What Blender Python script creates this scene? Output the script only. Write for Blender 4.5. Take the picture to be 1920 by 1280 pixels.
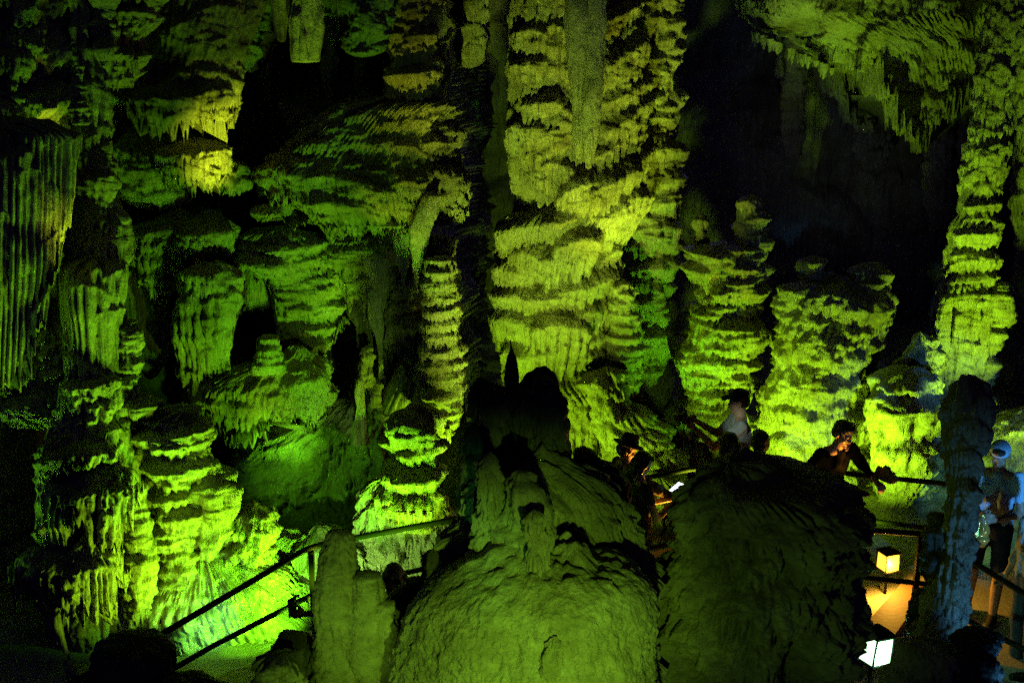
import bpy, bmesh, math, random, time
import numpy as np
from mathutils import Vector, Matrix

S = bpy.context.scene
COL = S.collection
for o in list(bpy.data.objects):
    bpy.data.objects.remove(o, do_unlink=True)
T0 = time.time()

# ------------------------------------------------------------------ camera
CAMZ = 6.0
PITCH = math.radians(15.0)
FPX = 2133.0                      # focal length in pixels of the 1920 px wide photograph (40 mm lens)
cam_d = bpy.data.cameras.new('camera')
cam_d.sensor_width = 36.0
cam_d.lens = 40.0
cam_d.clip_start = 0.1
cam_d.clip_end = 200.0
cam = bpy.data.objects.new('camera', cam_d)
COL.objects.link(cam)
cam.location = (0, 0, CAMZ)
cam.rotation_euler = (math.radians(90) - PITCH, 0, 0)
S.camera = cam
CP, SP = math.cos(PITCH), math.sin(PITCH)

def at(px, py, Y):
    """Point on the vertical plane at distance Y seen at photograph pixel (px, py)."""
    dx = (px - 960) / FPX
    dz = -(py - 640) / FPX
    dy = CP + dz * SP
    t = Y / dy
    return Vector((t * dx, Y, CAMZ + t * (-SP + dz * CP)))

def atz(px, py, z):
    """Point at height z seen at photograph pixel (px, py)."""
    dx = (px - 960) / FPX
    dz = -(py - 640) / FPX
    t = (z - CAMZ) / (-SP + dz * CP)
    return Vector((t * dx, t * (CP + dz * SP), z))

def pyof(z, Y):
    a = math.atan2(CAMZ - z, Y) - PITCH
    return 640 + FPX * math.tan(a)

def zat(py, Y):
    return at(960, py, Y).z

# ------------------------------------------------------------------ world: faint blue ambient added to tint the blacks
world = bpy.data.worlds.new('World')
S.world = world
world.use_nodes = True
bg = world.node_tree.nodes['Background']
bg.inputs[0].default_value = (0.20, 0.10, 0.9, 1)
bg.inputs[1].default_value = 0.03

S.view_settings.view_transform = 'Standard'
S.view_settings.look = 'None'
S.view_settings.exposure = 0.18
S.view_settings.gamma = 1.0
try:
    S.cycles.use_denoising = False
    S.cycles.use_adaptive_sampling = False
    S.cycles.max_bounces = 4
    S.cycles.diffuse_bounces = 1
    S.cycles.glossy_bounces = 1
    S.cycles.transmission_bounces = 1
    S.cycles.caustics_reflective = False
    S.cycles.caustics_refractive = False
    S.cycles.sample_clamp_indirect = 0.6
except Exception:
    pass

# ------------------------------------------------------------------ the show cave's coloured floodlights, then a few added fills
GREEN = (0.22, 1.0, 0.012)
LIME = (0.43, 1.0, 0.015)
YELLOW = (0.76, 1.0, 0.03)
COOL = (0.10, 1.0, 0.10)
WARMY = (1.0, 0.72, 0.03)
BLUE = (0.10, 0.45, 1.0)
PALE = (0.45, 1.0, 0.12)

def flood(name, src, tgt, watts, colour, cone=60, blend=0.6, size=0.05):
    """src, tgt: (px, py, Y) in photograph pixels at distance Y"""
    if src[1] < 20: src = (src[0], pyof(src[1], src[2]), src[2])      # (px, height, Y)
    a, b = at(*src), at(*tgt)
    d = bpy.data.lights.new(name, 'SPOT')
    d.energy = watts * 1.35
    d.color = colour
    d.spot_size = math.radians(cone)
    d.spot_blend = blend
    d.shadow_soft_size = size
    o = bpy.data.objects.new(name, d)
    COL.objects.link(o)
    o.location = a
    o.rotation_euler = (b - a).to_track_quat('-Z', 'Y').to_euler()
    return o
FORE = (0.40, 1.0, 0.04)
LEAF = (0.34, 1.0, 0.012)
AMBERG = (0.58, 1.0, 0.06)
# left wall
flood('floodlight', (640, 1.0, 9.5), (150, 800, 9.6), 230, LEAF, 90, 1, .1)
flood('floodlight', (400, .8, 8.8), (150, 860, 9.6), 105, LIME, 110, 1, .08)
flood('floodlight', (400, .8, 9.2), (370, 1110, 10), 4, (.25, 1, .3), 120)
flood('floodlight', (-150, .9, 8.8), (20, 640, 9.4), 70, GREEN, 80, 1)
flood('floodlight', (480, .9, 9.0), (60, 420, 9.4), 210, GREEN, 60, 1, .1)
flood('floodlight', (560, 0.95, 9.0), (400, 1060, 10.2), 120, GREEN, 90)
flood('floodlight', (420, 0.95, 8.3), (112, 390, 9.4), 900, YELLOW, 7, 1.0)
# alcove and tiered masses
flood('floodlight', (640, 1.0, 8.8), (400, 620, 12), 150, LIME, 22, 1)
flood('floodlight', (430, 2.2, 10.6), (640, 880, 11.8), 14, GREEN, 90, 1)
flood('floodlight', (860, 1.4, 11.1), (730, 540, 12), 70, LIME, 70, 1)
flood('floodlight', (640, 1.0, 8.8), (575, 40, 11), 520, LIME, 8, 1)
flood('floodlight', (640, 1.0, 8.8), (690, 40, 11.6), 240, GREEN, 8, 1)
flood('floodlight', (640, 1.0, 8.8), (395, 205, 11.6), 1500, YELLOW, 11, 1)
flood('floodlight', (640, 1.0, 8.8), (390, 305, 11.6), 1000, YELLOW, 8, 1)
flood('floodlight', (800, 1.1, 8.5), (560, 560, 12), 400, GREEN, 56, .9, .12)
flood('floodlight', (760, 1.1, 8.8), (800, 640, 12), 150, LIME, 44, .9, .1)
flood('floodlight', (640, 0.9, 9.4), (730, 1000, 10.8), 30, PALE, 100)
flood('floodlight', (600, 1.0, 9.0), (790, 180, 12), 420, YELLOW, 16, .9)
# central column
flood('floodlight', (900, 1.1, 8.9), (1050, 330, 13), 640, AMBERG, 50, .9, .12)
flood('floodlight', (930, 1.0, 11.2), (1060, 780, 13), 170, LIME, 90)
flood('floodlight', (1330, 0.9, 10.9), (1140, 200, 13), 620, YELLOW, 32, 1, .1)
flood('floodlight', (1380, 0.9, 11.4), (1240, 560, 13.2), 160, GREEN, 50, .9)
# right groups
flood('floodlight', (900, 1.2, 10.0), (1440, 760, 13), 480, LIME, 34, .9, .1)
flood('floodlight', (1275, 0.85, 11.9), (1310, 800, 13), 190, LIME, 110)
flood('floodlight', (1260, 0.9, 11.6), (1370, 480, 13), 90, WARMY, 24, 1)
flood('floodlight', (1470, 0.85, 11.3), (1540, 740, 13), 230, LIME, 90)
flood('floodlight', (1560, 0.9, 10.7), (1710, 830, 12), 260, LIME, 60, .9)
flood('floodlight', (1900, 1.2, 10.9), (1820, 430, 13.5), 430, LIME, 60, .9)
flood('floodlight', (1780, 0.85, 10.8), (1950, 880, 12.5), 14, GREEN, 80)
# roof
flood('floodlight', (1500, 2.2, 14.0), (1780, -190, 17), 280, LIME, 52, 1)
flood('floodlight', (1500, 2.4, 14.0), (1600, 250, 18.5), 9, (.7, 1, .75), 50, 1)
# dim light on the rocks in front, from low on the camera side
flood('floodlight', (1240, 3.3, 2.8), (955, 1225, 6.3), 350, FORE, 44, 1)
flood('floodlight', (400, 1.8, 4.4), (640, 1150, 6.5), 60, FORE, 34, 1)
flood('floodlight', (1100, 2.4, 4.0), (1440, 1080, 7.0), 26, FORE, 44, 1)
flood('floodlight', (800, 2.6, 3.6), (925, 930, 6.8), 40, COOL, 14, 1)
flood('floodlight', (2000, 1.3, 6.6), (1785, 1060, 7.9), 26, BLUE, 70, 1)
# warm glow of the path lantern hidden behind the shaggy boulder
def glow(name, P, watts, colour, r=.05):
    d = bpy.data.lights.new(name, 'POINT'); d.energy = watts; d.color = colour; d.shadow_soft_size = r
    o = bpy.data.objects.new(name, d); COL.objects.link(o); o.location = P
    return o
ORANGE = (1.0, 0.42, 0.03)
def aim(name, a, b, watts, colour, cone, size=.04):
    o = flood(name, (960, 640, 5), (960, 640, 6), watts, colour, cone, .5, size)
    o.location = a; o.rotation_euler = (b - a).to_track_quat('-Z', 'Y').to_euler()
aim('lantern_light', atz(1630, 1010, 1.05) + Vector((0, -.5, 0)), atz(1582, 838, 2.18), 200, ORANGE, 13)
aim('lantern_light', atz(1285, 1030, 1.0) + Vector((0, -.3, 0)), atz(1210, 900, 2.0), 260, ORANGE, 34)
aim('lantern_light', atz(1700, 1060, 1.2), atz(1850, 1000, 1.3), 12, ORANGE, 50)
aim('floodlight', atz(1930, 900, 2.3) + Vector((0.1, -1.7, 0)), atz(1866, 930, 1.7), 125, BLUE, 36)
flood('floodlight', (1230, 3.6, 8.0), (1395, 800, 11.0), 110, (.75, 1.0, .75), 7)  # added fill lamp for the pale grey shirt, no known source
aim('floodlight', atz(700, 1180, 1.3), atz(738, 1110, 2.05), 9, (.9, 1.0, .45), 60)  # added fill lamp brightening the selfie taker's face

INDIGO = (0.22, 0.10, 1.0)  # unseen lamps added to tint the dark voids indigo
glow('added_indigo_fill', Vector((2.4, 14.8, 4.4)), 5, INDIGO, .3)
glow('added_indigo_fill', Vector((-.6, 15.0, 4.2)), 1.2, INDIGO, .3)
glow('added_indigo_fill', Vector((-4.6, 7.4, 1.6)), .5, INDIGO, .2)
aim('floodlight', atz(650, 1190, 1.2), atz(556, 1118, 1.9), 7, (.9, 1.0, .4), 50)  # added fill lamp brightening the selfie taker's outstretched arm
# ------------------------------------------------------------------ naming
def tag(o, label=None, cat=None, group=None, kind=None):
    if label: o['label'] = label
    if cat: o['category'] = cat
    if group: o['group'] = group
    if kind: o['kind'] = kind
    return o

# ------------------------------------------------------------------ materials
def new_mat(name):
    m = bpy.data.materials.new(name)
    m.use_nodes = True
    return m, m.node_tree.nodes, m.node_tree.links, m.node_tree.nodes['Principled BSDF']

def rock_mat(name, ca, cb, cc, rough=(0.35, 0.8), grain=55.0, bump=0.9, dist=0.016, flute=0.0, spec=0.5):
    m, N, L, P = new_mat(name)
    tc = N.new('ShaderNodeTexCoord')
    n1 = N.new('ShaderNodeTexNoise'); n1.inputs['Scale'].default_value = 1.7; n1.inputs['Detail'].default_value = 6; n1.inputs['Roughness'].default_value = 0.65
    L.new(tc.outputs['Object'], n1.inputs['Vector'])
    r1 = N.new('ShaderNodeValToRGB')
    r1.color_ramp.elements[0].position = 0.36; r1.color_ramp.elements[0].color = (*ca, 1)
    r1.color_ramp.elements[1].position = 0.66; r1.color_ramp.elements[1].color = (*cb, 1)
    e = r1.color_ramp.elements.new(0.5); e.color = (*cc, 1)
    L.new(n1.outputs['Fac'], r1.inputs['Fac'])
    n2 = N.new('ShaderNodeTexNoise'); n2.inputs['Scale'].default_value = grain * 0.45; n2.inputs['Detail'].default_value = 5
    n2.inputs['Roughness'].default_value = 0.7
    L.new(tc.outputs['Object'], n2.inputs['Vector'])
    mm = N.new('ShaderNodeMapRange'); mm.inputs['From Min'].default_value = 0.3; mm.inputs['From Max'].default_value = 0.7
    mm.inputs['To Min'].default_value = 0.62; mm.inputs['To Max'].default_value = 1.25
    L.new(n2.outputs['Fac'], mm.inputs['Value'])
    mx = N.new('ShaderNodeMix'); mx.data_type = 'RGBA'; mx.blend_type = 'MULTIPLY'; mx.inputs['Factor'].default_value = 1.0
    L.new(r1.outputs['Color'], mx.inputs[6]); L.new(mm.outputs['Result'], mx.inputs[7])
    L.new(mx.outputs[2], P.inputs['Base Color'])
    mr = N.new('ShaderNodeMapRange'); mr.inputs['From Min'].default_value = 0.35; mr.inputs['From Max'].default_value = 0.65
    mr.inputs['To Min'].default_value = rough[0]; mr.inputs['To Max'].default_value = rough[1]
    n3 = N.new('ShaderNodeTexNoise'); n3.inputs['Scale'].default_value = 4.5; n3.inputs['Detail'].default_value = 3
    L.new(tc.outputs['Object'], n3.inputs['Vector'])
    L.new(n3.outputs['Fac'], mr.inputs['Value']); L.new(mr.outputs['Result'], P.inputs['Roughness'])
    P.inputs['Specular IOR Level'].default_value = spec
    # bump: crystals and drip lines
    n4 = N.new('ShaderNodeTexNoise'); n4.inputs['Scale'].default_value = grain; n4.inputs['Detail'].default_value = 6; n4.inputs['Roughness'].default_value = 0.72
    L.new(tc.outputs['Object'], n4.inputs['Vector'])
    b = N.new('ShaderNodeBump'); b.inputs['Strength'].default_value = bump; b.inputs['Distance'].default_value = dist
    L.new(n4.outputs['Fac'], b.inputs['Height'])
    last = b
    if flute > 0:
        mp = N.new('ShaderNodeMapping'); mp.inputs['Scale'].default_value = (34, 34, 2.2)
        L.new(tc.outputs['Object'], mp.inputs['Vector'])
        n5 = N.new('ShaderNodeTexNoise'); n5.inputs['Scale'].default_value = 1.0; n5.inputs['Detail'].default_value = 3; n5.inputs['Distortion'].default_value = 0.6
        L.new(mp.outputs['Vector'], n5.inputs['Vector'])
        b2 = N.new('ShaderNodeBump'); b2.inputs['Strength'].default_value = flute; b2.inputs['Distance'].default_value = 0.06
        L.new(n5.outputs['Fac'], b2.inputs['Height']); L.new(b.outputs['Normal'], b2.inputs['Normal'])
        last = b2
    L.new(last.outputs['Normal'], P.inputs['Normal'])
    return m

def plain_mat(name, col, rough=0.6, metal=0.0, bump=0.0, scale=80.0, var=0.25, emit=None, estr=0.0):
    m, N, L, P = new_mat(name)
    P.inputs['Roughness'].default_value = rough
    P.inputs['Metallic'].default_value = metal
    tc = N.new('ShaderNodeTexCoord')
    n = N.new('ShaderNodeTexNoise'); n.inputs['Scale'].default_value = scale; n.inputs['Detail'].default_value = 4
    L.new(tc.outputs['Object'], n.inputs['Vector'])
    mx = N.new('ShaderNodeMix'); mx.data_type = 'RGBA'
    mx.inputs[6].default_value = (*[c * (1 - var) for c in col], 1)
    mx.inputs[7].default_value = (*[min(1, c * (1 + var)) for c in col], 1)
    L.new(n.outputs['Fac'], mx.inputs['Factor']); L.new(mx.outputs[2], P.inputs['Base Color'])
    if bump:
        b = N.new('ShaderNodeBump'); b.inputs['Strength'].default_value = bump; b.inputs['Distance'].default_value = 0.01
        L.new(n.outputs['Fac'], b.inputs['Height']); L.new(b.outputs['Normal'], P.inputs['Normal'])
    if emit:
        P.inputs['Emission Color'].default_value = (*emit, 1)
        P.inputs['Emission Strength'].default_value = estr
    return m

M = {}
M['rock'] = rock_mat('flowstone', (0.24, 0.19, 0.12), (0.52, 0.47, 0.36), (0.40, 0.34, 0.23), flute=0.6)
M['shaft'] = rock_mat('smooth_dripstone', (0.34, 0.30, 0.21), (0.6, 0.55, 0.44), (0.48, 0.43, 0.33), grain=34, bump=1.0, dist=0.022, flute=0.12)
M['pale'] = rock_mat('pale_flowstone', (0.36, 0.32, 0.24), (0.62, 0.58, 0.48), (0.5, 0.45, 0.35), flute=0.6)
M['wet'] = rock_mat('wet_flowstone', (0.28, 0.25, 0.18), (0.52, 0.50, 0.42), (0.42, 0.38, 0.3), rough=(0.12, 0.55), grain=16, bump=0.55, dist=0.03, flute=0.25, spec=0.8)
M['dark'] = rock_mat('shade_painted_rock', (0.03, 0.025, 0.02), (0.12, 0.10, 0.075), (0.06, 0.05, 0.04), grain=40, bump=0.7, dist=0.015)  # base colour kept near black to stand in for shade on unlit rocks
M['grain'] = rock_mat('crusted_calcite', (0.16, 0.13, 0.09), (0.36, 0.32, 0.24), (0.26, 0.22, 0.15), rough=(0.4, 0.8), grain=28, bump=1.0, dist=0.03)

# ------------------------------------------------------------------ noise (numpy)
def _h(ix, iy, iz, seed):
    n = (ix.astype(np.int64) * 374761393 + iy.astype(np.int64) * 668265263 + iz.astype(np.int64) * 2147483647 + seed * 974634777) & 0xffffffff
    n = ((n ^ (n >> 13)) * 1274126177) & 0xffffffff
    n = ((n ^ (n >> 16)) * 2246822519) & 0xffffffff
    n = n ^ (n >> 15)
    return (n & 0xffffff).astype(np.float32) / 16777215.0

def vn3(x, y, z, seed=0):
    xi, yi, zi = np.floor(x), np.floor(y), np.floor(z)
    fx, fy, fz = x - xi, y - yi, z - zi
    fx = fx * fx * (3 - 2 * fx); fy = fy * fy * (3 - 2 * fy); fz = fz * fz * (3 - 2 * fz)
    r = 0
    for a in (0, 1):
        wx = fx if a else 1 - fx
        for b in (0, 1):
            wy = fy if b else 1 - fy
            for c in (0, 1):
                wz = fz if c else 1 - fz
                r = r + wx * wy * wz * _h(xi + a, yi + b, zi + c, seed)
    return r * 2 - 1

def fbm(x, y, z, seed=0, oct=3, gain=0.5):
    r, a = 0, 1.0
    for i in range(oct):
        r = r + a * vn3(x, y, z, seed + i * 17)
        x, y, z = x * 2.03, y * 2.03, z * 2.03
        a *= gain
    return r

def vn1(x, seed=0):
    xi = np.floor(x); f = x - xi; f = f * f * (3 - 2 * f)
    zz = np.zeros_like(xi)
    return ((1 - f) * _h(xi, zz, zz, seed) + f * _h(xi + 1, zz, zz, seed)) * 2 - 1

# ------------------------------------------------------------------ mesh from grid
def grid_mesh(name, P3, mat, wrap=True, cap_top=True, cap_bot=True, loc=None, extra=None):
    """P3: (nz, nu, 3) from top row to bottom row."""
    nz, nu, _ = P3.shape
    V = P3.reshape(-1, 3)
    i = np.arange(nz - 1)[:, None] * nu
    if wrap:
        j = np.arange(nu); j2 = (j + 1) % nu
    else:
        j = np.arange(nu - 1); j2 = j + 1
    Q = np.stack([i + j, i + nu + j, i + nu + j2, i + j2], -1).reshape(-1, 4)
    loops = Q.reshape(-1); counts = np.full(len(Q), 4)
    if wrap and (cap_top or cap_bot):
        tris = []
        add = []
        n = len(V)
        if cap_top:
            add.append(V[:nu].mean(0) + np.array([0, 0, 0.0])); 
            tris.append(np.stack([np.full(nu, n), j, j2], -1)); n += 1
        if cap_bot:
            b = (nz - 1) * nu
            add.append(V[b:b + nu].mean(0))
            tris.append(np.stack([np.full(nu, n), b + j2, b + j], -1)); n += 1
        V = np.vstack([V, np.array(add)])
        tr = np.vstack(tris)
        loops = np.concatenate([loops, tr.reshape(-1)]); counts = np.concatenate([counts, np.full(len(tr), 3)])
    if extra is not None:
        ev, ef = extra     # verts (n,3), quads (m,4)
        loops = np.concatenate([loops, (ef + len(V)).reshape(-1)]); counts = np.concatenate([counts, np.full(len(ef), 4)])
        V = np.vstack([V, ev])
    return raw_mesh(name, V, loops, counts, mat, loc)

def raw_mesh(name, V, loops, counts, mat, loc=None):
    if loc is None:
        loc = (V[:, 0].mean(), V[:, 1].mean(), V[:, 2].min())
    loc = np.array(loc, dtype=np.float64)
    V = V - loc
    me = bpy.data.meshes.new(name)
    me.vertices.add(len(V)); me.vertices.foreach_set('co', V.astype(np.float32).reshape(-1))
    me.loops.add(len(loops)); me.loops.foreach_set('vertex_index', loops.astype(np.int32))
    me.polygons.add(len(counts))
    st = np.concatenate([[0], np.cumsum(counts)[:-1]])
    me.polygons.foreach_set('loop_start', st.astype(np.int32))
    try:
        me.polygons.foreach_set('loop_total', counts.astype(np.int32))
    except Exception:
        pass
    me.update(calc_edges=True)
    me.shade_smooth()
    if mat: me.materials.append(mat)
    o = bpy.data.objects.new(name, me)
    o.location = loc
    COL.objects.link(o)
    return o

# ------------------------------------------------------------------ curtains of flowstone on a rolled-out surface
def curtain(D, s, z, per, s0, z0, w, h, p, lam, rng, tilt=0.0, topk=0.8, ragged=0.5, under=0.45, tip=0.5, fl=0.5, rnd=2.2):
    ds = s - s0
    if per: ds = (ds + per / 2) % per - per / 2
    ci = np.nonzero(np.abs(ds) < w)[0]
    if len(ci) < 2: return
    d = ds[ci]; n = d / w
    env = np.power(np.maximum(1 - np.abs(n) ** rnd, 0), 0.55)
    sd = rng.randint(1, 10 ** 6)
    zl = z0 + tilt * d + 0.10 * h * vn1(d / (lam * 3) + 91.3, sd) - 0.18 * h * n * n
    ph = d / lam + 1.1 * vn1(d / (lam * 3.1), sd + 3) + rng.random()
    fid = np.floor(ph); fr = np.abs(2 * (ph - fid) - 1)       # 0 centre, 1 groove
    rl = _h(fid, fid * 0, fid * 0, sd + 7)
    hl = h * (1 - ragged * rl) * (1 - 0.45 * n * n)
    pr = 0.75 + 0.25 * _h(fid, fid * 0 + 5, fid * 0, sd + 9)
    tk = p * topk
    r0 = np.nonzero((z < zl.max() + tk) & (z > zl.min() - h * 1.02))[0]
    if len(r0) < 2: return
    a, b = r0[0], r0[-1] + 1
    zz = z[a:b, None]
    t = (zl[None] - zz) / hl[None]
    up = np.clip((zz - zl[None]) / tk, 0, 1)
    top = np.power(1 - up ** 1.4, 0.9)
    tt = np.clip(t, 0, 1)
    # taper each flute to a tip over the last part
    wid = np.sqrt(np.clip((1 - tt) / tip, 0.02, 1))
    q = fr[None] / wid
    ridge = np.sqrt(np.clip(1 - np.minimum(q, 1) ** 2, 0, 1))
    amp = 1.7 * fl * lam * np.clip(0.35 + t * 4.0, 0.0, 1) * (up <= 0) + fl * lam * 0.25 * (up > 0) * (1 - up)
    body = env[None] * p * pr[None] ** 0.5 * (1 - under * tt) * top
    disp = body + amp * (ridge - 1) * env[None]
    ok = (t < 1) & ((q < 1.0) | (t < 1 - tip * 1.0)) & (up < 1)
    disp = np.where(ok, disp, -9)
    sub = D[a:b][:, ci]
    D[a:b, ci] = np.maximum(sub, disp)

STY = {
 # dz row spacing, w range, h range, p range, lam, tilt, ragged, topk, noise
 'drape':  dict(dz=0.24, w=(.14, .42), h=(.28, .62), p=(.08, .24), lam=(.042, .06), tilt=.15, ragged=.45, topk=.5, noise=.022, fl=.6, tip=.35),
 'tier':   dict(dz=0.10, w=(.12, .42), h=(.12, .26), p=(.06, .2), lam=(.03, .045), tilt=.12, ragged=.6, topk=.5, noise=.022, fl=.6, tip=.6),
 'nodule': dict(dz=0.15, w=(.10, .26), h=(.14, .3), p=(.09, .2), lam=(.05, .1), tilt=.3, ragged=.45, topk=.9, noise=.03, fl=.3, tip=.4),
 'lump':   dict(dz=0.22, w=(.14, .34), h=(.3, .6), p=(.1, .2), lam=(.07, .14), tilt=.4, ragged=.4, topk=1.0, noise=.035, fl=.25, tip=.5),
 'flute':  dict(dz=0.5, w=(.08, .2), h=(.6, 1.6), p=(.05, .13), lam=(.045, .08), tilt=.1, ragged=.4, topk=1.0, noise=.02, fl=.8, tip=.25),
 'pipes':  dict(dz=0.45, w=(.12, .4), h=(1.0, 2.2), p=(.06, .16), lam=(.045, .075), tilt=.1, ragged=.45, topk=.8, noise=.015, fl=1.0, tip=.2),
 'smooth': dict(dz=0.8, w=(.08, .2), h=(.8, 2.0), p=(.02, .05), lam=(.07, .11), tilt=0, ragged=.3, topk=2.0, noise=.02, fl=.2, tip=.5),
}

def smooth1(a, k):
    if k < 1: return a
    pad = np.concatenate([np.full(k, a[0]), a, np.full(k, a[-1])])
    ker = np.ones(2 * k + 1) / (2 * k + 1)
    return np.convolve(pad, ker, 'valid')

def formation(name, label, cat, keys, Y, style='drape', seed=1, mat='rock', group=None, ryf=0.85, rymin=0.0, rymax=9, px=2.0,
              specs=(), fill=1.0, cone=None, rough=1.0, taper_top=0.35, taper_bot=0.0, pscale=1.0, foot=None, mound=None, fine=1.0, crust=0.0, hem=None, kind=None, rings=None, macro=0.06, parent=None):
    rng = random.Random(seed * 7919 + 13)
    st = STY[style]
    ks = sorted(keys, key=lambda k: k[0])
    if foot is not None:
        pyb = pyof(foot, Y)
        if pyb > ks[-1][0] + 5:
            ks.append((pyb, ks[-1][1], ks[-1][2]))
    zk = [at(0, k[0], Y).z for k in ks][::-1]
    xl = [at(k[1], k[0], Y).x for k in ks][::-1]
    xr = [at(k[2], k[0], Y).x for k in ks][::-1]
    dep = Y * CP + (CAMZ - np.mean(zk)) * SP
    step = px * dep / FPX
    z = np.arange(zk[-1], zk[0], -step)
    zi = z
    k = max(1, int(0.05 / step))
    L_ = smooth1(np.interp(zi, zk, xl), k); R_ = smooth1(np.interp(zi, zk, xr), k)
    cx = (L_ + R_) / 2; rx = np.maximum((R_ - L_) / 2, 0.02)
    pm = sum(st['p']) / 2 * pscale
    if rings: pm = rings['p']
    rin = np.minimum(pm * 0.45, rx * 0.45)
    rb = rx - rin
    ry = np.clip(rb * ryf, rymin, rymax)
    # rounding at the ends
    zt, zb = z[0], z[-1]
    tt = taper_top * rx[:max(2, int(.12 / step))].mean() * 1.2
    endf = np.ones_like(z)
    if taper_top > 0:
        q = np.clip((zt - z) / max(tt, 1e-3), 0, 1); endf *= np.sqrt(np.clip(1 - (1 - q) ** 2, 0.0004, 1))
    if taper_bot > 0:
        tb = taper_bot * rx.mean()
        q = np.clip((z - zb) / max(tb, 1e-3), 0, 1); endf *= np.sqrt(np.clip(1 - (1 - q) ** 2, 0.0004, 1))
    Rm = float(rb.mean())
    Rs = float(max(rb.mean(), ry.mean()))
    nf = max(12, int(math.pi * Rs / step * 1.05)); nb = max(8, nf // 4)
    th = np.concatenate([np.linspace(-math.pi * .55, math.pi * .55, nf, endpoint=False), np.linspace(math.pi * .55, math.pi * 1.45, nb, endpoint=False)])
    th = (th + math.pi) % (2 * math.pi) - math.pi
    order = np.argsort(th); th = th[order]
    per = 2 * math.pi * Rs
    s = th * Rs
    D = np.full((len(z), len(th)), 0.0, dtype=np.float64)
    H = zt - zb
    if rings:
        zc = zt
        while zc > zb + 0.02:
            hh = rings['h'] * rng.uniform(0.7, 1.35)
            curtain(D, s, z, per, rng.uniform(-per / 2, per / 2), zc, per * 0.52, hh * 1.15, rings['p'] * rng.uniform(.7, 1.25), rings.get('lam', .05), rng,
                    tilt=rings.get('tilt', 0.0) + rng.uniform(-.12, .12) , topk=1.1, ragged=rings.get('ragged', .35), fl=.4, tip=.5, rnd=6)
            for _ in range(rings.get('extra', 1)):
                curtain(D, s, z, per, rng.uniform(-per / 2, per / 2), zc - rng.uniform(-.3, .5) * hh, per * rng.uniform(.08, .2), hh * rng.uniform(.6, 1.3), rings['p'] * rng.uniform(1.0, 1.6),
                        rings.get('lam', .05), rng, tilt=rng.uniform(-.4, .4), topk=.9, ragged=.4, fl=.4, tip=.5, rnd=2.5)
            zc -= hh
    elif fill > 0:
        rows = max(1, int(H / st['dz'] * fill))
        for r in range(rows):
            zr = zt - H * (r + rng.random()) / rows
            wm = sum(st['w']) / 2
            n = max(1, int(per / (wm * 1.5) * 1.0))
            for _ in range(n):
                w = rng.uniform(*st['w'])
                s0 = rng.uniform(-per / 2, per / 2)
                if abs(s0) > per * .33 and rng.random() < .4: continue
                w = min(w, per * 0.3)
                curtain(D, s, z, per, s0, zr + rng.uniform(-.5, .5) * st['dz'], w, rng.uniform(*st['h']), rng.uniform(*st['p']) * pscale,
                        rng.uniform(*st['lam']), rng, tilt=rng.uniform(-1, 1) * st['tilt'], topk=st['topk'] * rng.uniform(.6, 1.3), ragged=st['ragged'], fl=st['fl'], tip=st['tip'])
    for sp in specs:
        # (px, py of the lip centre, half width px, height px, p metres, lam metres[, tilt])
        pxs, pys, wpx, hpx, pp, lam = sp[:6]
        tl = sp[6] if len(sp) > 6 else 0.0
        zs = at(0, pys, Y).z
        k0 = int(np.argmin(np.abs(z - zs)))
        X = at(pxs, pys, Y).x
        sn = max(-.97, min(.97, (X - cx[k0]) / rb[k0]))
        s0 = math.asin(sn) * Rs
        m = dep / FPX
        curtain(D, s, z, per, s0, zs, wpx * m / max(.35, math.sqrt(1 - sn * sn)) * (Rs / max(Rm, .01)) ** 0, hpx * m, pp, lam * 1.35, rng, tilt=tl, topk=0.7, ragged=.35, fl=.75, tip=.35, rnd=3.5)
    # second, smaller generation of scalloped lips riding on the first
    if fine > 0 and style not in ('smooth', 'pipes'):
        D2 = np.zeros_like(D)
        n2 = int(fine * .6 * H * per * .62 / (.085 * .085))
        n2 = min(n2, 2200)
        sc2 = max(1.0, dep / 12)
        for _ in range(n2):
            hh = rng.uniform(.07, .24) * (1.5 if style in ('flute', 'drape') else .9) * sc2
            curtain(D2, s, z, per, rng.uniform(-per * .32, per * .32), rng.uniform(zb, zt + .05), rng.uniform(.03, .10) * sc2, hh, rng.uniform(.018, .06) * (0.6 + .4 * pscale) * (.7 if style in ('flute', 'drape') else 1),
                    rng.uniform(.022, .04) * sc2, rng, tilt=rng.uniform(-.5, .5), topk=rng.uniform(.5, 1.2), ragged=.5, fl=.5, tip=.6)
        D = D + D2
        # fine hanging drips: narrow tassels of unequal length in broken rows
        for (lam3, row, p3, so) in ((.05 * sc2, .26 * sc2, .034, 0), (.034 * sc2, .15 * sc2, .02, 40)):
            SS = np.repeat(s[None], len(z), 0); ZZ_ = np.repeat(z[:, None], len(s), 1); z0_ = SS * 0
            rv = -ZZ_ / row + .9 * vn3(SS * 1.9, ZZ_ * 1.1, z0_, seed + 301 + so) + .35 * vn3(SS * 7, z0_, z0_, seed + 303 + so)
            ri = np.floor(rv); t3 = rv - ri
            v3 = SS / lam3 + .7 * vn3(SS / lam3 / 2.7, ZZ_ * .9, z0_, seed + 307 + so) + ri * .37
            f3 = np.floor(v3); q3 = np.abs(2 * (v3 - f3) - 1)
            L3 = .35 + .65 * _h(f3, ri, z0_, seed + 311 + so)
            w3 = np.sqrt(np.clip((L3 - t3) / .4, .0001, 1))
            rg = np.sqrt(np.clip(1 - (q3 / w3) ** 2, 0, 1)) * (t3 < L3) * (.55 + .45 * np.clip(t3 * 6, 0, 1))
            mk = np.clip(.75 + .6 * vn3(SS * 1.3, ZZ_ * 1.3, z0_, seed + 317 + so), .15, 1.2)
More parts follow.
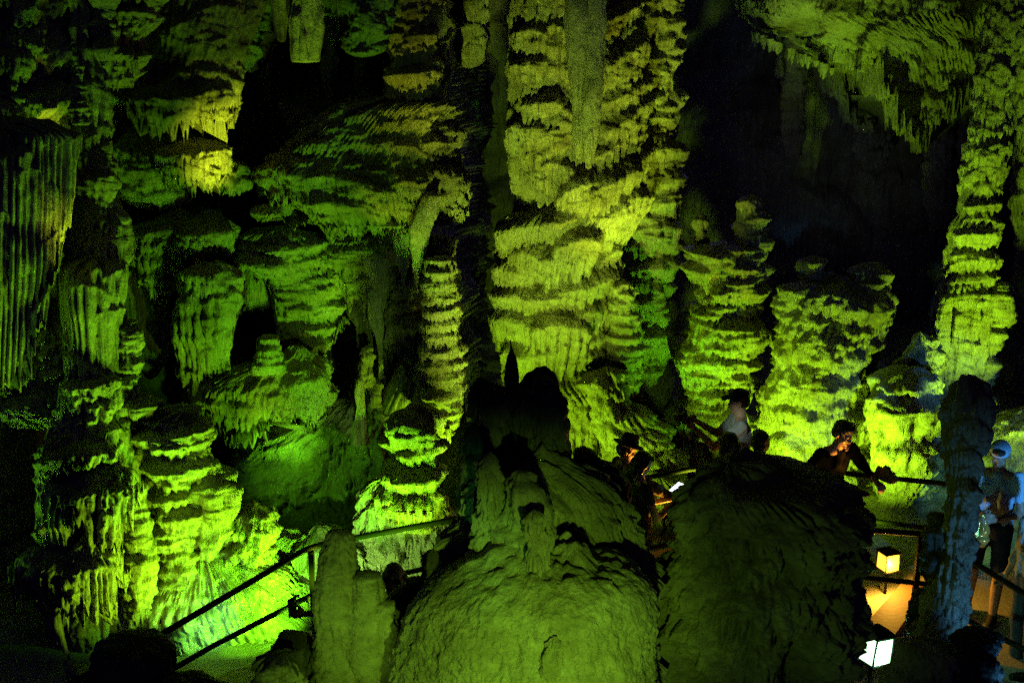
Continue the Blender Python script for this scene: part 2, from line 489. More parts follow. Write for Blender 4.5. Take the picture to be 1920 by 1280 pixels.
            D = D + fine ** .5 * sc2 * p3 * rg * mk * (1 - .35 * t3)
    X0 = cx[:, None] + rb[:, None] * np.sin(th)[None]
    Y0 = Y - ry[:, None] * np.cos(th)[None] 
    Z0 = np.repeat(z[:, None], len(th), 1)
    sd = seed * 31 + 5
    nz_ = st['noise'] * rough
    D = D + macro * fbm(X0 * 1.6, Y0 * 1.6, Z0 * 1.3, sd, 2) + nz_ * fbm(X0 * 8, Y0 * 8, Z0 * 3.6, sd + 50, 3, .55) + 0.35 * nz_ * fbm(X0 * 22, Y0 * 22, Z0 * 8, sd + 90, 2, .6)
    if crust: D = D + crust * (np.abs(fbm(X0 * 17, Y0 * 17, Z0 * 17, sd + 70, 3, .6)) * 1.6 + .6 * fbm(X0 * 34, Y0 * 34, Z0 * 34, sd + 75, 2))
    if mound is not None: D = D + mound(X0, Y0, Z0)
    e = endf[:, None]
    rr = (rb[:, None] + D) * e; ryy = (ry[:, None] + D) * e
    rr = np.maximum(rr, 0.004); ryy = np.maximum(ryy, 0.004)
    P3 = np.stack([cx[:, None] + rr * np.sin(th)[None], Y - ryy * np.cos(th)[None], Z0], -1)
    if taper_top > 0:
        A = .16 * min(1.2, float(rb.mean()) / .7)
        k = np.clip(1.05 - e, 0, 1)
        xx, yy = P3[:, :, 0], P3[:, :, 1]
        P3[:, :, 2] += k * A * (fbm(xx * 3.2 / max(.4, min(1, rb.mean())), yy * 3.2 / max(.4, min(1, rb.mean())), xx * 0, sd + 200, 3) + .35 * np.abs(fbm(xx * 11, yy * 11, xx * 0, sd + 210, 3)))
    if hem:
        # ragged lower edge: icicle tips of unequal length along a line given in photograph pixels
        hx = np.array([at(a[0], a[1], Y).x for a in hem['line']]); hz = np.array([at(0, a[1], Y).z for a in hem['line']])
        XX = P3[:, :, 0] + .35 * (P3[:, :, 1] - Y)
        lam_ = hem.get('lam', .05); A_ = hem.get('len', .14)
        v = XX / lam_ + .8 * vn1(XX / lam_ / 3.3, sd + 2)
        fi = np.floor(v); fq = np.abs(2 * (v - fi) - 1)
        ln = _h(fi, fi * 0, fi * 0, sd + 4) ** 1.6
        hemz = np.interp(XX, hx, hz) + .10 * vn1(XX * 3.1, sd) + .06 * fbm(XX * 9, P3[:, :, 1] * 9, XX * 0, sd + 6, 3) + A_ * .5 - A_ * (.45 + .9 * ln) * np.sqrt(np.clip(1 - fq, 0, 1))
        P3[:, :, 2] = np.maximum(P3[:, :, 2], hemz)
    extra = None
    if cone:
        extra = cones(cone, Y, rng, cx, rb, ry, z, dep)
    o = grid_mesh(name, P3, M[mat] if isinstance(mat, str) else mat, extra=extra)
    if parent is not None:
        o.location = o.location - parent.location if False else o.location
        o.parent = parent; o.matrix_parent_inverse = parent.matrix_world.inverted()
    if label: tag(o, label, cat, group, kind)
    return o

def cones(c, Y, rng, cx, rb, ry, z, dep):
    """small stalactites: list of (n, px0, px1, py_root, len_px(min,max), r metres, yoff)"""
    VV, FF = [], []
    off = 0
    m = dep / FPX
    for (n, a, b, pyr, ll, r, yo) in c:
        for i in range(n):
            u = rng.random()
            pxx = a + (b - a) * u
            pyy = pyr[0] + (pyr[1] - pyr[0]) * u if isinstance(pyr, tuple) else pyr
            P = at(pxx, pyy, Y + yo + rng.uniform(-.12, .12))
            Ln = rng.uniform(*ll) * m
            R = r * rng.uniform(.6, 1.3)
            ns, na = 7, 7
            bx, by = rng.uniform(-.15, .15), rng.uniform(-.1, .1)
            for k in range(ns):
                f = k / (ns - 1)
                rr = R * (1 - f) ** .6 * (1 + .18 * rng.uniform(-1, 1)) + .003
                for q in range(na):
                    t = 2 * math.pi * q / na
                    VV.append((P.x + rr * math.cos(t) + bx * Ln * f * f * .5, P.y + rr * math.sin(t) + by * Ln * f * f, P.z + Ln * .12 - Ln * 1.12 * f))
            for k in range(ns - 1):
                for q in range(na):
                    q2 = (q + 1) % na
                    FF.append((off + k * na + q, off + (k + 1) * na + q, off + (k + 1) * na + q2, off + k * na + q2))
            off += ns * na
    return np.array(VV), np.array(FF)

def hanging_lip(*a, **k):
    return formation(*a, **k)
F = formation
# ================================================================== cave shell
def sheet(name, X, Z, Yf, mat, kind='structure', curt=None, seed=3, amp=.25, xw=None):
    """a wall facing the camera: X (nu), Z (nz top to bottom), Yf(x,z) -> y"""
    XX, ZZ = np.meshgrid(X, Z)
    YY = Yf(XX, ZZ)
    D = np.zeros_like(XX)
    rng = random.Random(seed)
    if curt:
        for (n, w, h, p, lam, x0, x1, z0, z1) in curt:
            for _ in range(n):
                curtain(D, X, Z, 0, rng.uniform(x0, x1), rng.uniform(z0, z1), rng.uniform(*w), rng.uniform(*h), rng.uniform(*p), rng.uniform(*lam), rng, tilt=rng.uniform(-.3, .3), ragged=.5)
    if xw is not None: XX = XX + xw(XX, YY, ZZ)
    D = D + amp * fbm(XX * .7, YY * .7, ZZ * .55, seed, 4) + .03 * fbm(XX * 6, YY * 6, ZZ * 4, seed + 9, 3)
    P3 = np.stack([XX, YY - D, ZZ], -1)
    o = grid_mesh(name, P3, mat, wrap=False)
    o['kind'] = kind
    return o

# far wall of the hall
sheet('cave_wall', np.linspace(-13, 15, 1150), np.linspace(9.8, -0.5, 560),
      lambda x, z: 19.5 - .02 * x * x + 0 * z - np.clip(z - 6, 0, 4) * .6, M['rock'], seed=4, amp=.55,
      curt=[(260, (.3, .9), (.8, 2.2), (.2, .5), (.1, .16), -9, 10, 0, 9.5), (1500, (.08, .3), (.3, .9), (.08, .24), (.07, .12), -8, 9, 0, 9.5)])
# back of the alcove on the left, nearer than the far wall, with black hollows
HOLES = [(300, 110, 80, 60), (270, 375, 60, 60), (470, 250, 40, 150), (465, 420, 50, 90), (465, 630, 45, 50), (325, 690, 50, 80), (440, 880, 110, 80), (620, 690, 36, 90), (400, 490, 50, 30),
         (640, 435, 90, 22), (600, 120, 120, 60), (840, 400, 30, 60), (390, 250, 60, 40), (380, 380, 70, 30), (565, 820, 60, 40), (500, 60, 60, 60), (280, 600, 40, 80)]
def alcove_y(x, z):
    t = 12.4
    y = 12.55 + 0 * x
    px_ = 960 + FPX * x / (12.5 * CP + (CAMZ - z) * SP)
    py_ = 640 + FPX * np.tan(np.arctan2(CAMZ - z, 12.5) - PITCH)
    w = 14 * fbm(x * 3, z * 3, x * 0, 77, 3)
    h = 0
    for cx_, cy_, rx_, ry_ in HOLES:
        q = ((px_ + w - cx_) / (rx_ * 1.15)) ** 2 + ((py_ + w - cy_) / (ry_ * 1.15)) ** 2
        h = np.maximum(h, np.clip(1.5 - q, 0, 1))
    y = y + 1.9 * h
    y = y + 8.0 * np.clip((px_ - 838 + w) / 26, 0, 1)          # the dark gap left of the central column
    y = y - 2.3 * np.clip((235 - px_) / 130, 0, 1)
    return y
sheet('alcove_wall', np.linspace(-8.5, -.5, 800), np.linspace(9.6, 0.2, 760), alcove_y, M['rock'], seed=8, amp=.16, xw=lambda x, y, z: np.clip((y - 13.2) / 1.5, 0, 1) * .3 * fbm(y * 1.7, y * 0, z * 1.5, 78, 4) * (x > -2),
      curt=[(1500, (.1, .34), (.1, .4), (.06, .2), (.03, .055), -8.4, -.6, .3, 9.5), (2500, (.04, .12), (.05, .2), (.03, .08), (.025, .04), -8, -.6, .3, 8)])
# roof
def roof_mesh():
    X = np.linspace(-16, 18, 260); Yv = np.linspace(-3, 22, 200)
    XX, YY = np.meshgrid(X, Yv)
    ZZ = 9.3 + .7 * fbm(XX * .35, YY * .35, XX * 0, 21, 4) - .2 * np.abs(fbm(XX * 2, YY * 2, XX * 0, 23, 3))
    o = grid_mesh('cave_ceiling', np.stack([XX, YY, ZZ], -1), M['rock'], wrap=False); o['kind'] = 'structure'
roof_mesh()
# floor: level by the path, rising behind it
def floor_z(x, y):
    return .12 * fbm(x * .8, y * .8, x * 0, 31, 3) + np.clip(y - 10.8, 0, 8) * .12
def floor_mesh():
    X = np.linspace(-16, 18, 420); Yv = np.linspace(20.5, -3, 420)
    XX, YY = np.meshgrid(X, Yv)
    ZZ = 0.5 + floor_z(XX, YY) + .03 * fbm(XX * 3, YY * 3, XX * 0, 33, 3)
    o = grid_mesh('cave_floor', np.stack([XX, YY, ZZ], -1), M['wet'], wrap=False); o['kind'] = 'structure'
floor_mesh()

# ================================================================== left wall
F('flowstone_column', 'tall dark green column with smooth pipes at its top, left of the black recess', 'rock column',
  [(-320, 120, 230), (0, 132, 188), (100, 128, 195), (150, 132, 205), (200, 138, 212), (300, 148, 216), (420, 145, 220), (500, 120, 222)], 9.9, 'flute', seed=2, taper_top=0,
  specs=[(146, -120, 16, 230, .12, .1), (172, -120, 16, 240, .14, .12), (190, 330, 30, 60, .06, .04), (165, 395, 22, 110, .07, .05)])
F('stalagmite', 'thin ringed pale stalagmite standing high up against the dark green column at far left', 'stalagmite',
  [(122, 139, 153), (150, 136, 154), (200, 140, 157), (235, 142, 160)], 9.6, rings=dict(h=.045, p=.025, lam=.03), seed=3)
F('stalactite', 'knobbly dark stalactite with short side fringes hanging right of the smooth pipes', 'stalactite',
  [(-200, 180, 225), (0, 188, 212), (60, 190, 214), (110, 194, 216), (145, 202, 214), (160, 206, 212)], 9.8, 'nodule', seed=4, taper_top=0, pscale=.5, ryf=1)
F('drapery', 'fringed flowstone shelf hanging at upper left edge of the black recess', 'drapery',
  [(-180, 205, 330), (0, 205, 300), (60, 205, 275), (100, 208, 262), (130, 212, 250), (165, 214, 232)], 10.4, 'tier', seed=5, taper_top=0, ryf=.5, rymax=.3,
  specs=[(238, 66, 24, 60, .1, .03), (250, 112, 18, 45, .08, .03)], cone=[(10, 212, 260, (150, 110), (10, 32), .02, -.1)])
F('drapery', 'wide organ pipe curtain of long flutes at the left edge with a yellow stripe', 'drapery',
  [(232, -200, 128), (250, -200, 146), (300, -200, 148), (450, -200, 146), (600, -200, 140), (740, -200, 130)], 9.35, 'pipes', seed=6, ryf=.2, rymax=.32,
  fill=1.6, taper_top=.1, hem=dict(line=[(-60, 745), (20, 720), (50, 680), (80, 590), (105, 500), (130, 380), (146, 300)], len=.22, lam=.055),
  specs=[(20, 240, 22, 330, .1, .05), (60, 236, 24, 300, .12, .045), (97, 232, 26, 300, .16, .06), (128, 245, 20, 140, .14, .045), (-10, 520, 30, 160, .2, .1)])
F('flowstone_shelf', 'dark lumpy rock shelf above the organ pipe curtain at upper left', 'rock shelf',
  [(-300, -150, 140), (0, -150, 128), (40, -150, 132), (110, -150, 130), (180, -150, 126), (235, -150, 135)], 9.9, 'nodule', seed=7, taper_top=0, ryf=.3, rymax=.5, pscale=1.1)
F('flowstone_column', 'deeply fluted column under a small dark ledge left of the ringed stump', 'rock column',
  [(478, 150, 205), (490, 118, 222), (560, 120, 222), (640, 124, 220), (700, 128, 222), (760, 118, 225), (830, 100, 235)], 9.7, 'pipes', seed=8, foot=.4, fill=1.6,
  specs=[(135, 492, 14, 240, .1, .05), (158, 494, 15, 250, .12, .06), (185, 492, 16, 240, .12, .06), (207, 500, 14, 100, .1, .04)])
F('flowstone_mass', 'mottled green flowstone bulge at the left edge below the organ pipes', 'flowstone',
  [(560, 40, 100), (600, 20, 122), (680, -40, 118), (760, -60, 120), (800, 60, 112)], 9.75, 'lump', seed=9, ryf=.6,
  specs=[(98, 640, 24, 90, .12, .04), (100, 770, 18, 30, .1, .03)])
F('stalagmite', 'short ringed stump beside the fluted column, just left of the black recess', 'stalagmite',
  [(598, 232, 252), (612, 226, 258), (660, 226, 260), (725, 228, 258), (760, 224, 262)], 9.75, rings=dict(h=.09, p=.06, lam=.04), seed=10)
F('flowstone_mass', 'great bulging bank of flowstone carrying the rows of long drips at lower left', 'flowstone',
  [(690, 128, 215), (740, 116, 222), (800, 104, 226), (850, 96, 228), (905, 92, 236), (990, 96, 232), (1060, 80, 222), (1095, 90, 222), (1140, 100, 225), (1200, 108, 235), (1280, 120, 260)],
  9.7, 'lump', seed=11, ryf=.75, rymax=.5, fill=.7, pscale=.6, foot=.2, macro=.1)
F('flowstone_shelf', 'upper slanting shelf with short drips on the great bank at lower left', 'rock shelf',
  [(800, 110, 215), (825, 86, 226), (850, 72, 232), (885, 66, 200), (1000, 66, 190)], 9.5, 'lump', seed=201, ryf=.5, rymax=.3, fill=.5, pscale=.5, fine=.6, taper_top=.5,
  hem=dict(line=[(66, 960), (80, 900), (110, 880), (150, 862), (200, 855), (232, 850)], len=.22, lam=.05), specs=[(150, 842, 60, 80, .12, .04, .15)])
F('flowstone_shelf', 'middle domed shelf with a comb of very long thin drips on the great bank', 'rock shelf',
  [(862, 170, 250), (878, 110, 268), (905, 70, 271), (940, 68, 268), (1080, 68, 262)], 9.4, 'lump', seed=202, ryf=.6, rymax=.42, fill=.3, pscale=.4, fine=.3, taper_top=.6,
  hem=dict(line=[(68, 1005), (100, 1000), (125, 1003), (150, 975), (180, 1010), (225, 1015), (245, 950), (270, 930)], len=.5, lam=.065), specs=[(120, 908, 50, 170, .1, .06), (190, 912, 50, 170, .1, .06), (240, 905, 24, 100, .08, .05)])
F('flowstone_shelf', 'lowest broad shelf with tangled drips on the great bank, near the bottom left corner', 'rock shelf',
  [(1000, 110, 215), (1018, 60, 230), (1045, 36, 233), (1075, 34, 232), (1160, 40, 230)], 9.3, 'lump', seed=203, ryf=.6, rymax=.42, fill=.3, pscale=.4, fine=.3, taper_top=.5,
  hem=dict(line=[(34, 1085), (90, 1092), (130, 1100), (190, 1118), (215, 1125), (232, 1090)], len=.4, lam=.055), specs=[(120, 1040, 60, 110, .1, .05), (190, 1040, 44, 120, .1, .05)])
F('stalagmite', 'pale streak of flowstone at the foot of the tiered bank, lower left corner', 'flowstone', [(1135, 100, 118), (1180, 104, 130), (1230, 115, 145), (1262, 122, 150)], 9.0, 'lump', seed=12, pscale=.4, foot=.3)
F('flowstone_column', 'squat round shouldered column right of the tiered bank, dark gap on its right', 'rock column',
  [(738, 232, 290), (752, 222, 300), (775, 222, 285), (800, 222, 268), (860, 222, 266), (888, 228, 264), (940, 228, 262), (1000, 225, 268), (1100, 220, 270)], 9.85, 'lump', seed=13, foot=.4, pscale=.6,
  specs=[(255, 748, 40, 36, .14, .04), (245, 800, 20, 80, .06, .05)])
F('stalagmite', 'pair of slim knobs low between the tiered bank and the stacked column', 'stalagmite',
  [(900, 240, 262), (960, 234, 272), (1000, 234, 288), (1060, 240, 288), (1095, 242, 284)], 9.5, 'nodule', seed=14, pscale=.4, foot=.5)
F('flowstone_column', 'stacked column with many overlapping ledges, tall one at lower left with slanting top', 'rock column',
  [(762, 345, 352), (775, 290, 358), (785, 276, 366), (840, 276, 368), (900, 276, 368), (960, 288, 364), (1020, 292, 362), (1080, 296, 360), (1130, 290, 365)], 9.9, 'tier', seed=15, foot=.4, fill=1.1,
  ryf=.8)
F('flowstone_column', 'shorter rounded column with one notched shoulder, right of the stacked column', 'rock column',
  [(818, 368, 396), (850, 366, 398), (873, 366, 424), (905, 364, 428), (960, 364, 430), (1010, 364, 418), (1040, 366, 402), (1060, 368, 396)], 9.95, 'lump', seed=16, foot=.6, pscale=.5, fill=1.3,
  specs=[(385, 822, 16, 60, .08, .05), (405, 912, 26, 110, .14, .06)])
F('flowstone_mass', 'low knobbly block beside the rubble slope, right end of the left bank', 'flowstone',
  [(946, 450, 508), (958, 425, 520), (985, 418, 520), (1020, 416, 508), (1060, 410, 500), (1120, 400, 505)], 10.1, 'nodule', seed=17, foot=.5, pscale=.8)
F('flowstone_bank', 'glistening wet flowstone bank behind the lower handrail, brightest at its middle', 'flowstone',
  [(1035, 330, 420), (1070, 200, 500), (1110, 110, 560), (1160, 100, 600), (1210, 110, 640), (1270, 120, 700)], 10.0, 'lump', seed=18, mat='wet', foot=.2, ryf=.35, rymax=.75, pscale=.8, fill=1.2, macro=.18)

# ================================================================== the alcove
F('drapery', 'hanging flowstone hood with a long fringe, topmost in the black recess, bright yellow end', 'drapery',
  [(-60, 300, 500), (40, 280, 470), (90, 262, 462), (140, 250, 442), (200, 246, 436), (270, 246, 434)], 11.6, 'lump', seed=20, ryf=.55, rymax=.6, taper_top=0, fill=.7, pscale=.6, fine=.5,
  hem=dict(line=[(240, 205), (262, 228), (290, 250), (340, 248), (372, 232), (400, 220), (434, 214)], len=.26, lam=.04),
  specs=[(400, 166, 30, 90, .2, .05), (360, 176, 28, 90, .2, .035), (300, 184, 50, 110, .24, .035), (335, 186, 40, 100, .22, .03)])
F('drapery', 'second fringed hood in the black recess, below the topmost one', 'drapery',
  [(262, 330, 415), (280, 305, 430), (310, 300, 432), (370, 304, 430)], 11.8, 'lump', seed=21, ryf=.6, taper_top=.3, pscale=.6, fine=.5,
  hem=dict(line=[(300, 310), (330, 325), (380, 338), (405, 340), (425, 318)], len=.2, lam=.04),
  specs=[(400, 278, 30, 80, .18, .035), (350, 283, 36, 80, .18, .035)])
F('drapery', 'small dim fringed lobe right of the second hood', 'drapery', [(300, 415, 455), (325, 404, 468), (350, 410, 468), (365, 430, 464)], 11.9, 'flute', seed=22, hem=dict(line=[(400, 345), (440, 352), (468, 356)], len=.14, lam=.035))
F('flowstone_mass', 'broad dark green hanging bulge in the middle of the recess', 'flowstone',
  [(250, 215, 290), (290, 218, 330), (330, 222, 350), (365, 240, 348), (400, 290, 330)], 12.1, 'lump', seed=23, pscale=.7, ryf=.7, taper_bot=.4)
F('drapery', 'vaulted hood with short fringe over the dark mouth above the dripping curtain', 'drapery',
  [(400, 310, 420), (425, 250, 440), (455, 236, 446), (490, 240, 446), (560, 250, 446)], 11.95, 'lump', seed=24, ryf=.6, pscale=.6, fine=.6,
  hem=dict(line=[(240, 480), (270, 500), (285, 540), (305, 545), (325, 505), (345, 480), (365, 458), (400, 462), (425, 478), (444, 500)], len=.16, lam=.04),
  specs=[(400, 428, 46, 60, .2, .035), (300, 470, 30, 80, .1, .05)])
F('drapery', 'dim pointed sheet of rock hanging left of the dripping curtain', 'drapery',
  [(470, 222, 282), (520, 222, 300), (580, 226, 312), (630, 228, 326), (660, 232, 322), (690, 268, 300), (712, 276, 288)], 12.0, 'smooth', seed=25, ryf=.4, taper_bot=.3, mat='rock')
F('drapery', 'dripping curtain with a flat domed top and long ropes of stone, centre of the recess', 'drapery',
  [(488, 368, 430), (505, 346, 446), (540, 340, 449), (600, 346, 446), (640, 350, 440), (720, 354, 432)], 11.5, 'lump', seed=26, ryf=.75, taper_top=.5, fill=.35, fine=.35, pscale=.5,
  hem=dict(line=[(345, 700), (375, 705), (395, 690), (412, 694), (428, 650), (446, 600)], len=.3, lam=.05),
  specs=[(358, 556, 14, 240, .12, .05), (376, 552, 13, 240, .11, .045), (394, 556, 12, 90, .1, .045), (412, 552, 16, 90, .12, .06), (434, 548, 13, 180, .12, .045), (398, 640, 16, 90, .08, .035), (420, 610, 12, 90, .1, .04)])
F('stone_rope', 'slender bright column joining the dripping curtain to the ledge below', 'rock column',
  [(560, 352, 372), (620, 356, 372), (680, 358, 374), (730, 358, 384), (755, 358, 392)], 11.35, 'smooth', seed=27, taper_top=0)
F('flowstone_shelf', 'jutting ledge with a ragged fringe below it, low in the recess', 'rock shelf',
  [(655, 540, 590), (675, 470, 602), (700, 392, 605), (725, 364, 606), (760, 360, 606), (820, 362, 600)], 11.5, 'tier', seed=28, ryf=.45, rymax=.7, taper_top=.25, fill=.5, fine=.8,
  hem=dict(line=[(360, 762), (400, 772), (430, 790), (470, 792), (500, 770), (515, 752), (530, 775), (560, 788), (590, 788), (604, 765)], len=.24, lam=.045),
  specs=[(390, 710, 34, 80, .16, .06), (440, 706, 40, 110, .16, .045), (500, 712, 40, 110, .14, .04), (565, 705, 42, 110, .22, .05)])
F('stalagmite', 'little yellow green two storey stump standing on the jutting ledge', 'stalagmite',
  [(628, 498, 512), (640, 491, 522), (662, 490, 523), (664, 488, 524), (680, 486, 526), (700, 492, 516)], 11.1, rings=dict(h=.13, p=.04, lam=.05), seed=29)

# ================================================================== tiered masses left of centre
F('flowstone_column', 'knobbly column with fringed collars rising out of frame left of the dark gap', 'rock column',
  [(-300, 730, 830), (0, 742, 815), (60, 738, 818), (110, 740, 820), (125, 732, 828), (165, 738, 822), (200, 740, 835)], 12.0, 'nodule', seed=31, taper_top=0, pscale=.6,
  specs=[(780, 135, 46, 40, .14, .035)])
F('flowstone_mass', 'broad stack of fringed shelves, widest at its bottom shelf, left of the dark gap', 'flowstone',
  [(180, 735, 850), (200, 640, 852), (230, 598, 850), (262, 560, 848), (290, 528, 846), (320, 503, 852), (345, 505, 852), (400, 540, 853), (470, 570, 854)], 12.05, 'tier', seed=32, ryf=.3, rymax=.75, fill=.9,
  taper_top=.1, hem=dict(line=[(503, 345), (540, 362), (580, 385), (620, 415), (660, 422), (700, 418), (740, 412), (760, 440), (800, 415), (850, 405)], len=.2, lam=.045),
  specs=[(795, 190, 56, 56, .3, .035, .0), (740, 205, 80, 50, .18, .035), (800, 262, 60, 60, .2, .04), (580, 320, 74, 70, .25, .04, -.1), (700, 345, 90, 70, .25, .035), (620, 372, 90, 60, .3, .035), (800, 330, 60, 90, .28, .035), (835, 330, 24, 90, .25, .03)])
F('flowstone_shelf', 'small separate fringed ledge left of the broad stack, dark above and below', 'rock shelf',
  [(375, 500, 560), (385, 488, 566), (405, 488, 566), (430, 490, 566)], 11.9, 'tier', seed=33, taper_top=.3, ryf=.5, hem=dict(line=[(488, 408), (530, 414), (566, 408)], len=.1, lam=.035))
F('flowstone_mass', 'scaly mass of thin green fringes tapering down to a bright tip, between two black holes', 'flowstone',
  [(425, 500, 570), (440, 470, 600), (480, 455, 604), (520, 465, 636), (560, 500, 640), (600, 505, 642), (640, 512, 640), (700, 530, 630)], 12.0, 'tier', seed=34, ryf=.5, rymax=.65, pscale=.75, fine=1.6, fill=1.3,
  hem=dict(line=[(455, 500), (480, 512), (505, 530), (515, 610), (530, 650), (560, 680), (590, 690), (610, 660), (640, 610)], len=.16, lam=.04),
  specs=[(500, 490, 40, 30, .2, .035)])
F('drapery', 'short dense curtain of fine flutes between the dripping curtain and the scaly mass', 'drapery',
  [(500, 446, 510), (530, 444, 514), (570, 446, 514), (620, 446, 514)], 12.1, 'pipes', seed=35, ryf=.4, hem=dict(line=[(444, 578), (514, 580)], len=.12, lam=.035))
F('flowstone_mass', 'yellow green apron with pointed drips under the broad stack', 'flowstone',
  [(428, 640, 740), (450, 608, 742), (480, 608, 742), (560, 612, 742), (620, 620, 740)], 12.15, 'tier', seed=36, ryf=.5, hem=dict(line=[(608, 500), (625, 520), (648, 560), (665, 540), (690, 590), (742, 590)], len=.3, lam=.07), specs=[(650, 480, 30, 90, .14, .05)])
F('stalactite', 'broad smooth yellow green flow narrowing to a long column, below the apron', 'flowstone',
  [(470, 670, 735), (500, 665, 735), (560, 680, 732), (590, 684, 730), (640, 698, 728), (700, 702, 724), (760, 690, 760), (800, 680, 770)], 11.9, 'smooth', seed=37, mat='pale', ryf=.6, taper_top=.6)
F('stalactite', 'long pale green leaning flow of smooth stone ending in a point', 'stalactite',
  [(360, 790, 835), (390, 770, 826), (430, 756, 806), (480, 766, 798), (520, 768, 788), (548, 770, 782)], 11.6, 'smooth', seed=38, mat='pale', ryf=.7, taper_bot=.6)
F('stalactite', 'wide flat yellow green tongue beside the long pale leaning flow', 'stalactite',
  [(395, 742, 790), (430, 735, 785), (480, 742, 770), (520, 752, 766), (540, 756, 762)], 11.8, 'smooth', seed=39, mat='pale', ryf=.5, taper_bot=.5)
F('flowstone_mass', 'bulging fringed knob left of the tall ringed column', 'flowstone',
  [(520, 750, 812), (550, 732, 814), (590, 728, 812), (640, 730, 808), (710, 735, 800)], 12.0, 'nodule', seed=40, pscale=.6, hem=dict(line=[(730, 640), (755, 680), (780, 690), (812, 650)], len=.2, lam=.05), specs=[(765, 592, 30, 90, .12, .05)])
F('stalagmite', 'tall ringed column like a stack of plates, bright at its foot, by the dark gap', 'stalagmite',
  [(480, 812, 838), (500, 808, 842), (560, 806, 850), (590, 800, 852), (650, 792, 856), (720, 788, 860), (760, 790, 858), (795, 800, 850), (822, 822, 838)], 11.5, rings=dict(h=.135, p=.085, lam=.05, extra=1), seed=41, taper_bot=.4,
  cone=[(8, 812, 845, 805, (8, 30), .025, -.15)])
F('flowstone_column', 'dim knobbly pillar behind the tall ringed column', 'rock column', [(440, 820, 850), (600, 815, 850), (800, 800, 850)], 12.4, 'nodule', seed=42, foot=.6, pscale=.6)
F('stalagmite', 'rounded yellow green hump between two pointed flows above the slope', 'stalagmite',
  [(634, 772, 780), (660, 758, 795), (700, 742, 800), (760, 700, 790), (800, 690, 770)], 11.9, 'smooth', seed=43, mat='pale', ryf=.7)
F('stalagmite', 'small blunt peg standing on the slope left of the pointed flows', 'stalagmite',
  [(708, 668, 682), (730, 660, 688), (780, 660, 690), (830, 655, 695)], 11.4, 'smooth', seed=44, mat='rock')
F('stalagmite', 'small pointed knob above the blunt peg', 'stalagmite', [(650, 685, 698), (680, 680, 704), (720, 670, 710), (760, 672, 712)], 11.8, 'lump', seed=45, pscale=.4)
F('stalagmite', 'short dim post in the hole right of the scaly mass', 'stalagmite', [(635, 600, 616), (660, 596, 620), (700, 598, 620), (760, 596, 624)], 12.1, 'smooth', seed=46)
F('flowstone_bank', 'dark green glistening flow under the jutting ledge', 'flowstone',
  [(745, 640, 690), (775, 590, 720), (820, 500, 750), (860, 470, 770), (900, 450, 780), (960, 440, 790)], 11.9, 'lump', seed=47, mat='wet', ryf=.3, rymax=.5, macro=.25, pscale=.7)
# slope of rubble and mud
def slope():
    nu, nz_ = 340, 240
    X = np.linspace(0, 1, nu); V = np.linspace(0, 1, nz_)
    UU, VV = np.meshgrid(X, V)
    # corners in photograph pixels: top edge from (440,905) to (860,700); bottom from (440,1010) to (900,960)
    tx = 430 + UU * 440; ty = 925 - 205 * UU ** 1.3
    bx = 420 + UU * 470; by = 1030 - 60 * UU
    A = np.zeros((nz_, nu, 3))
    for i in range(nz_):
        v = V[i]
        Yd = 12.4 - 1.6 * v
        px_ = tx[i] * (1 - v) + bx[i] * v; py_ = ty[i] * (1 - v) + by[i] * v
        dx = (px_ - 960) / FPX; dz = -(py_ - 640) / FPX
        t = Yd / (CP + dz * SP)
        A[i, :, 0] = t * dx; A[i, :, 1] = Yd; A[i, :, 2] = CAMZ + t * (-SP + dz * CP)
    A[:, :, 2] += .08 * fbm(A[:, :, 0] * 2.5, A[:, :, 1] * 2.5, A[:, :, 2] * 0, 61, 3) + .035 * np.abs(fbm(A[:, :, 0] * 13, A[:, :, 1] * 13, A[:, :, 2] * 0, 66, 3))
    # skirt to floor
    sk = A[-1:].copy(); sk[:, :, 2] = .3; sk[:, :, 1] -= .5
    A = np.concatenate([A, sk], 0)
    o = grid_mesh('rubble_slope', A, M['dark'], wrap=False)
    tag(o, None, None, None, 'structure')
slope()
F('flowstone_mass', 'cascade of small fringed bowls stepping down under the tall ringed column', 'flowstone',
  [(760, 748, 800), (790, 742, 830), (830, 740, 826), (850, 748, 800), (880, 730, 826), (920, 740, 826), (960, 716, 828), (985, 730, 826)], 10.35, 'nodule', seed=48, pscale=.9, ryf=.7,
  specs=[(770, 800, 34, 46, .16, .05), (805, 840, 30, 44, .14, .04), (775, 885, 44, 50, .2, .06), (800, 930, 40, 46, .16, .04)], cone=[(10, 745, 825, 960, (10, 26), .02, -.3)])
F('flowstone_bank', 'brightly lit pale smooth flow behind the middle handrail', 'flowstone',
  [(905, 688, 765), (925, 670, 815), (970, 664, 840), (1010, 650, 860), (1060, 630, 870), (1120, 610, 880), (1200, 600, 880)], 10.45, 'lump', seed=49, mat='pale', foot=.3, ryf=.35, rymax=.5, pscale=.6, fine=.5, macro=.15,
  specs=[(735, 916, 30, 60, .18, .06), (790, 925, 34, 50, .14, .05), (700, 950, 40, 200, .1, .14)])
F('flowstone_bank', 'smooth lit flow left of the square topped post, under the rubble slope', 'flowstone',
  [(985, 500, 680), (1010, 490, 705), (1080, 470, 720), (1150, 440, 740), (1250, 430, 760)], 10.4, 'lump', seed=50, mat='wet', foot=.2, ryf=.4, rymax=.6, pscale=.6, fine=.4, macro=.18, specs=[(590, 1020, 50, 170, .14, .12), (650, 1010, 40, 200, .12, .14)])
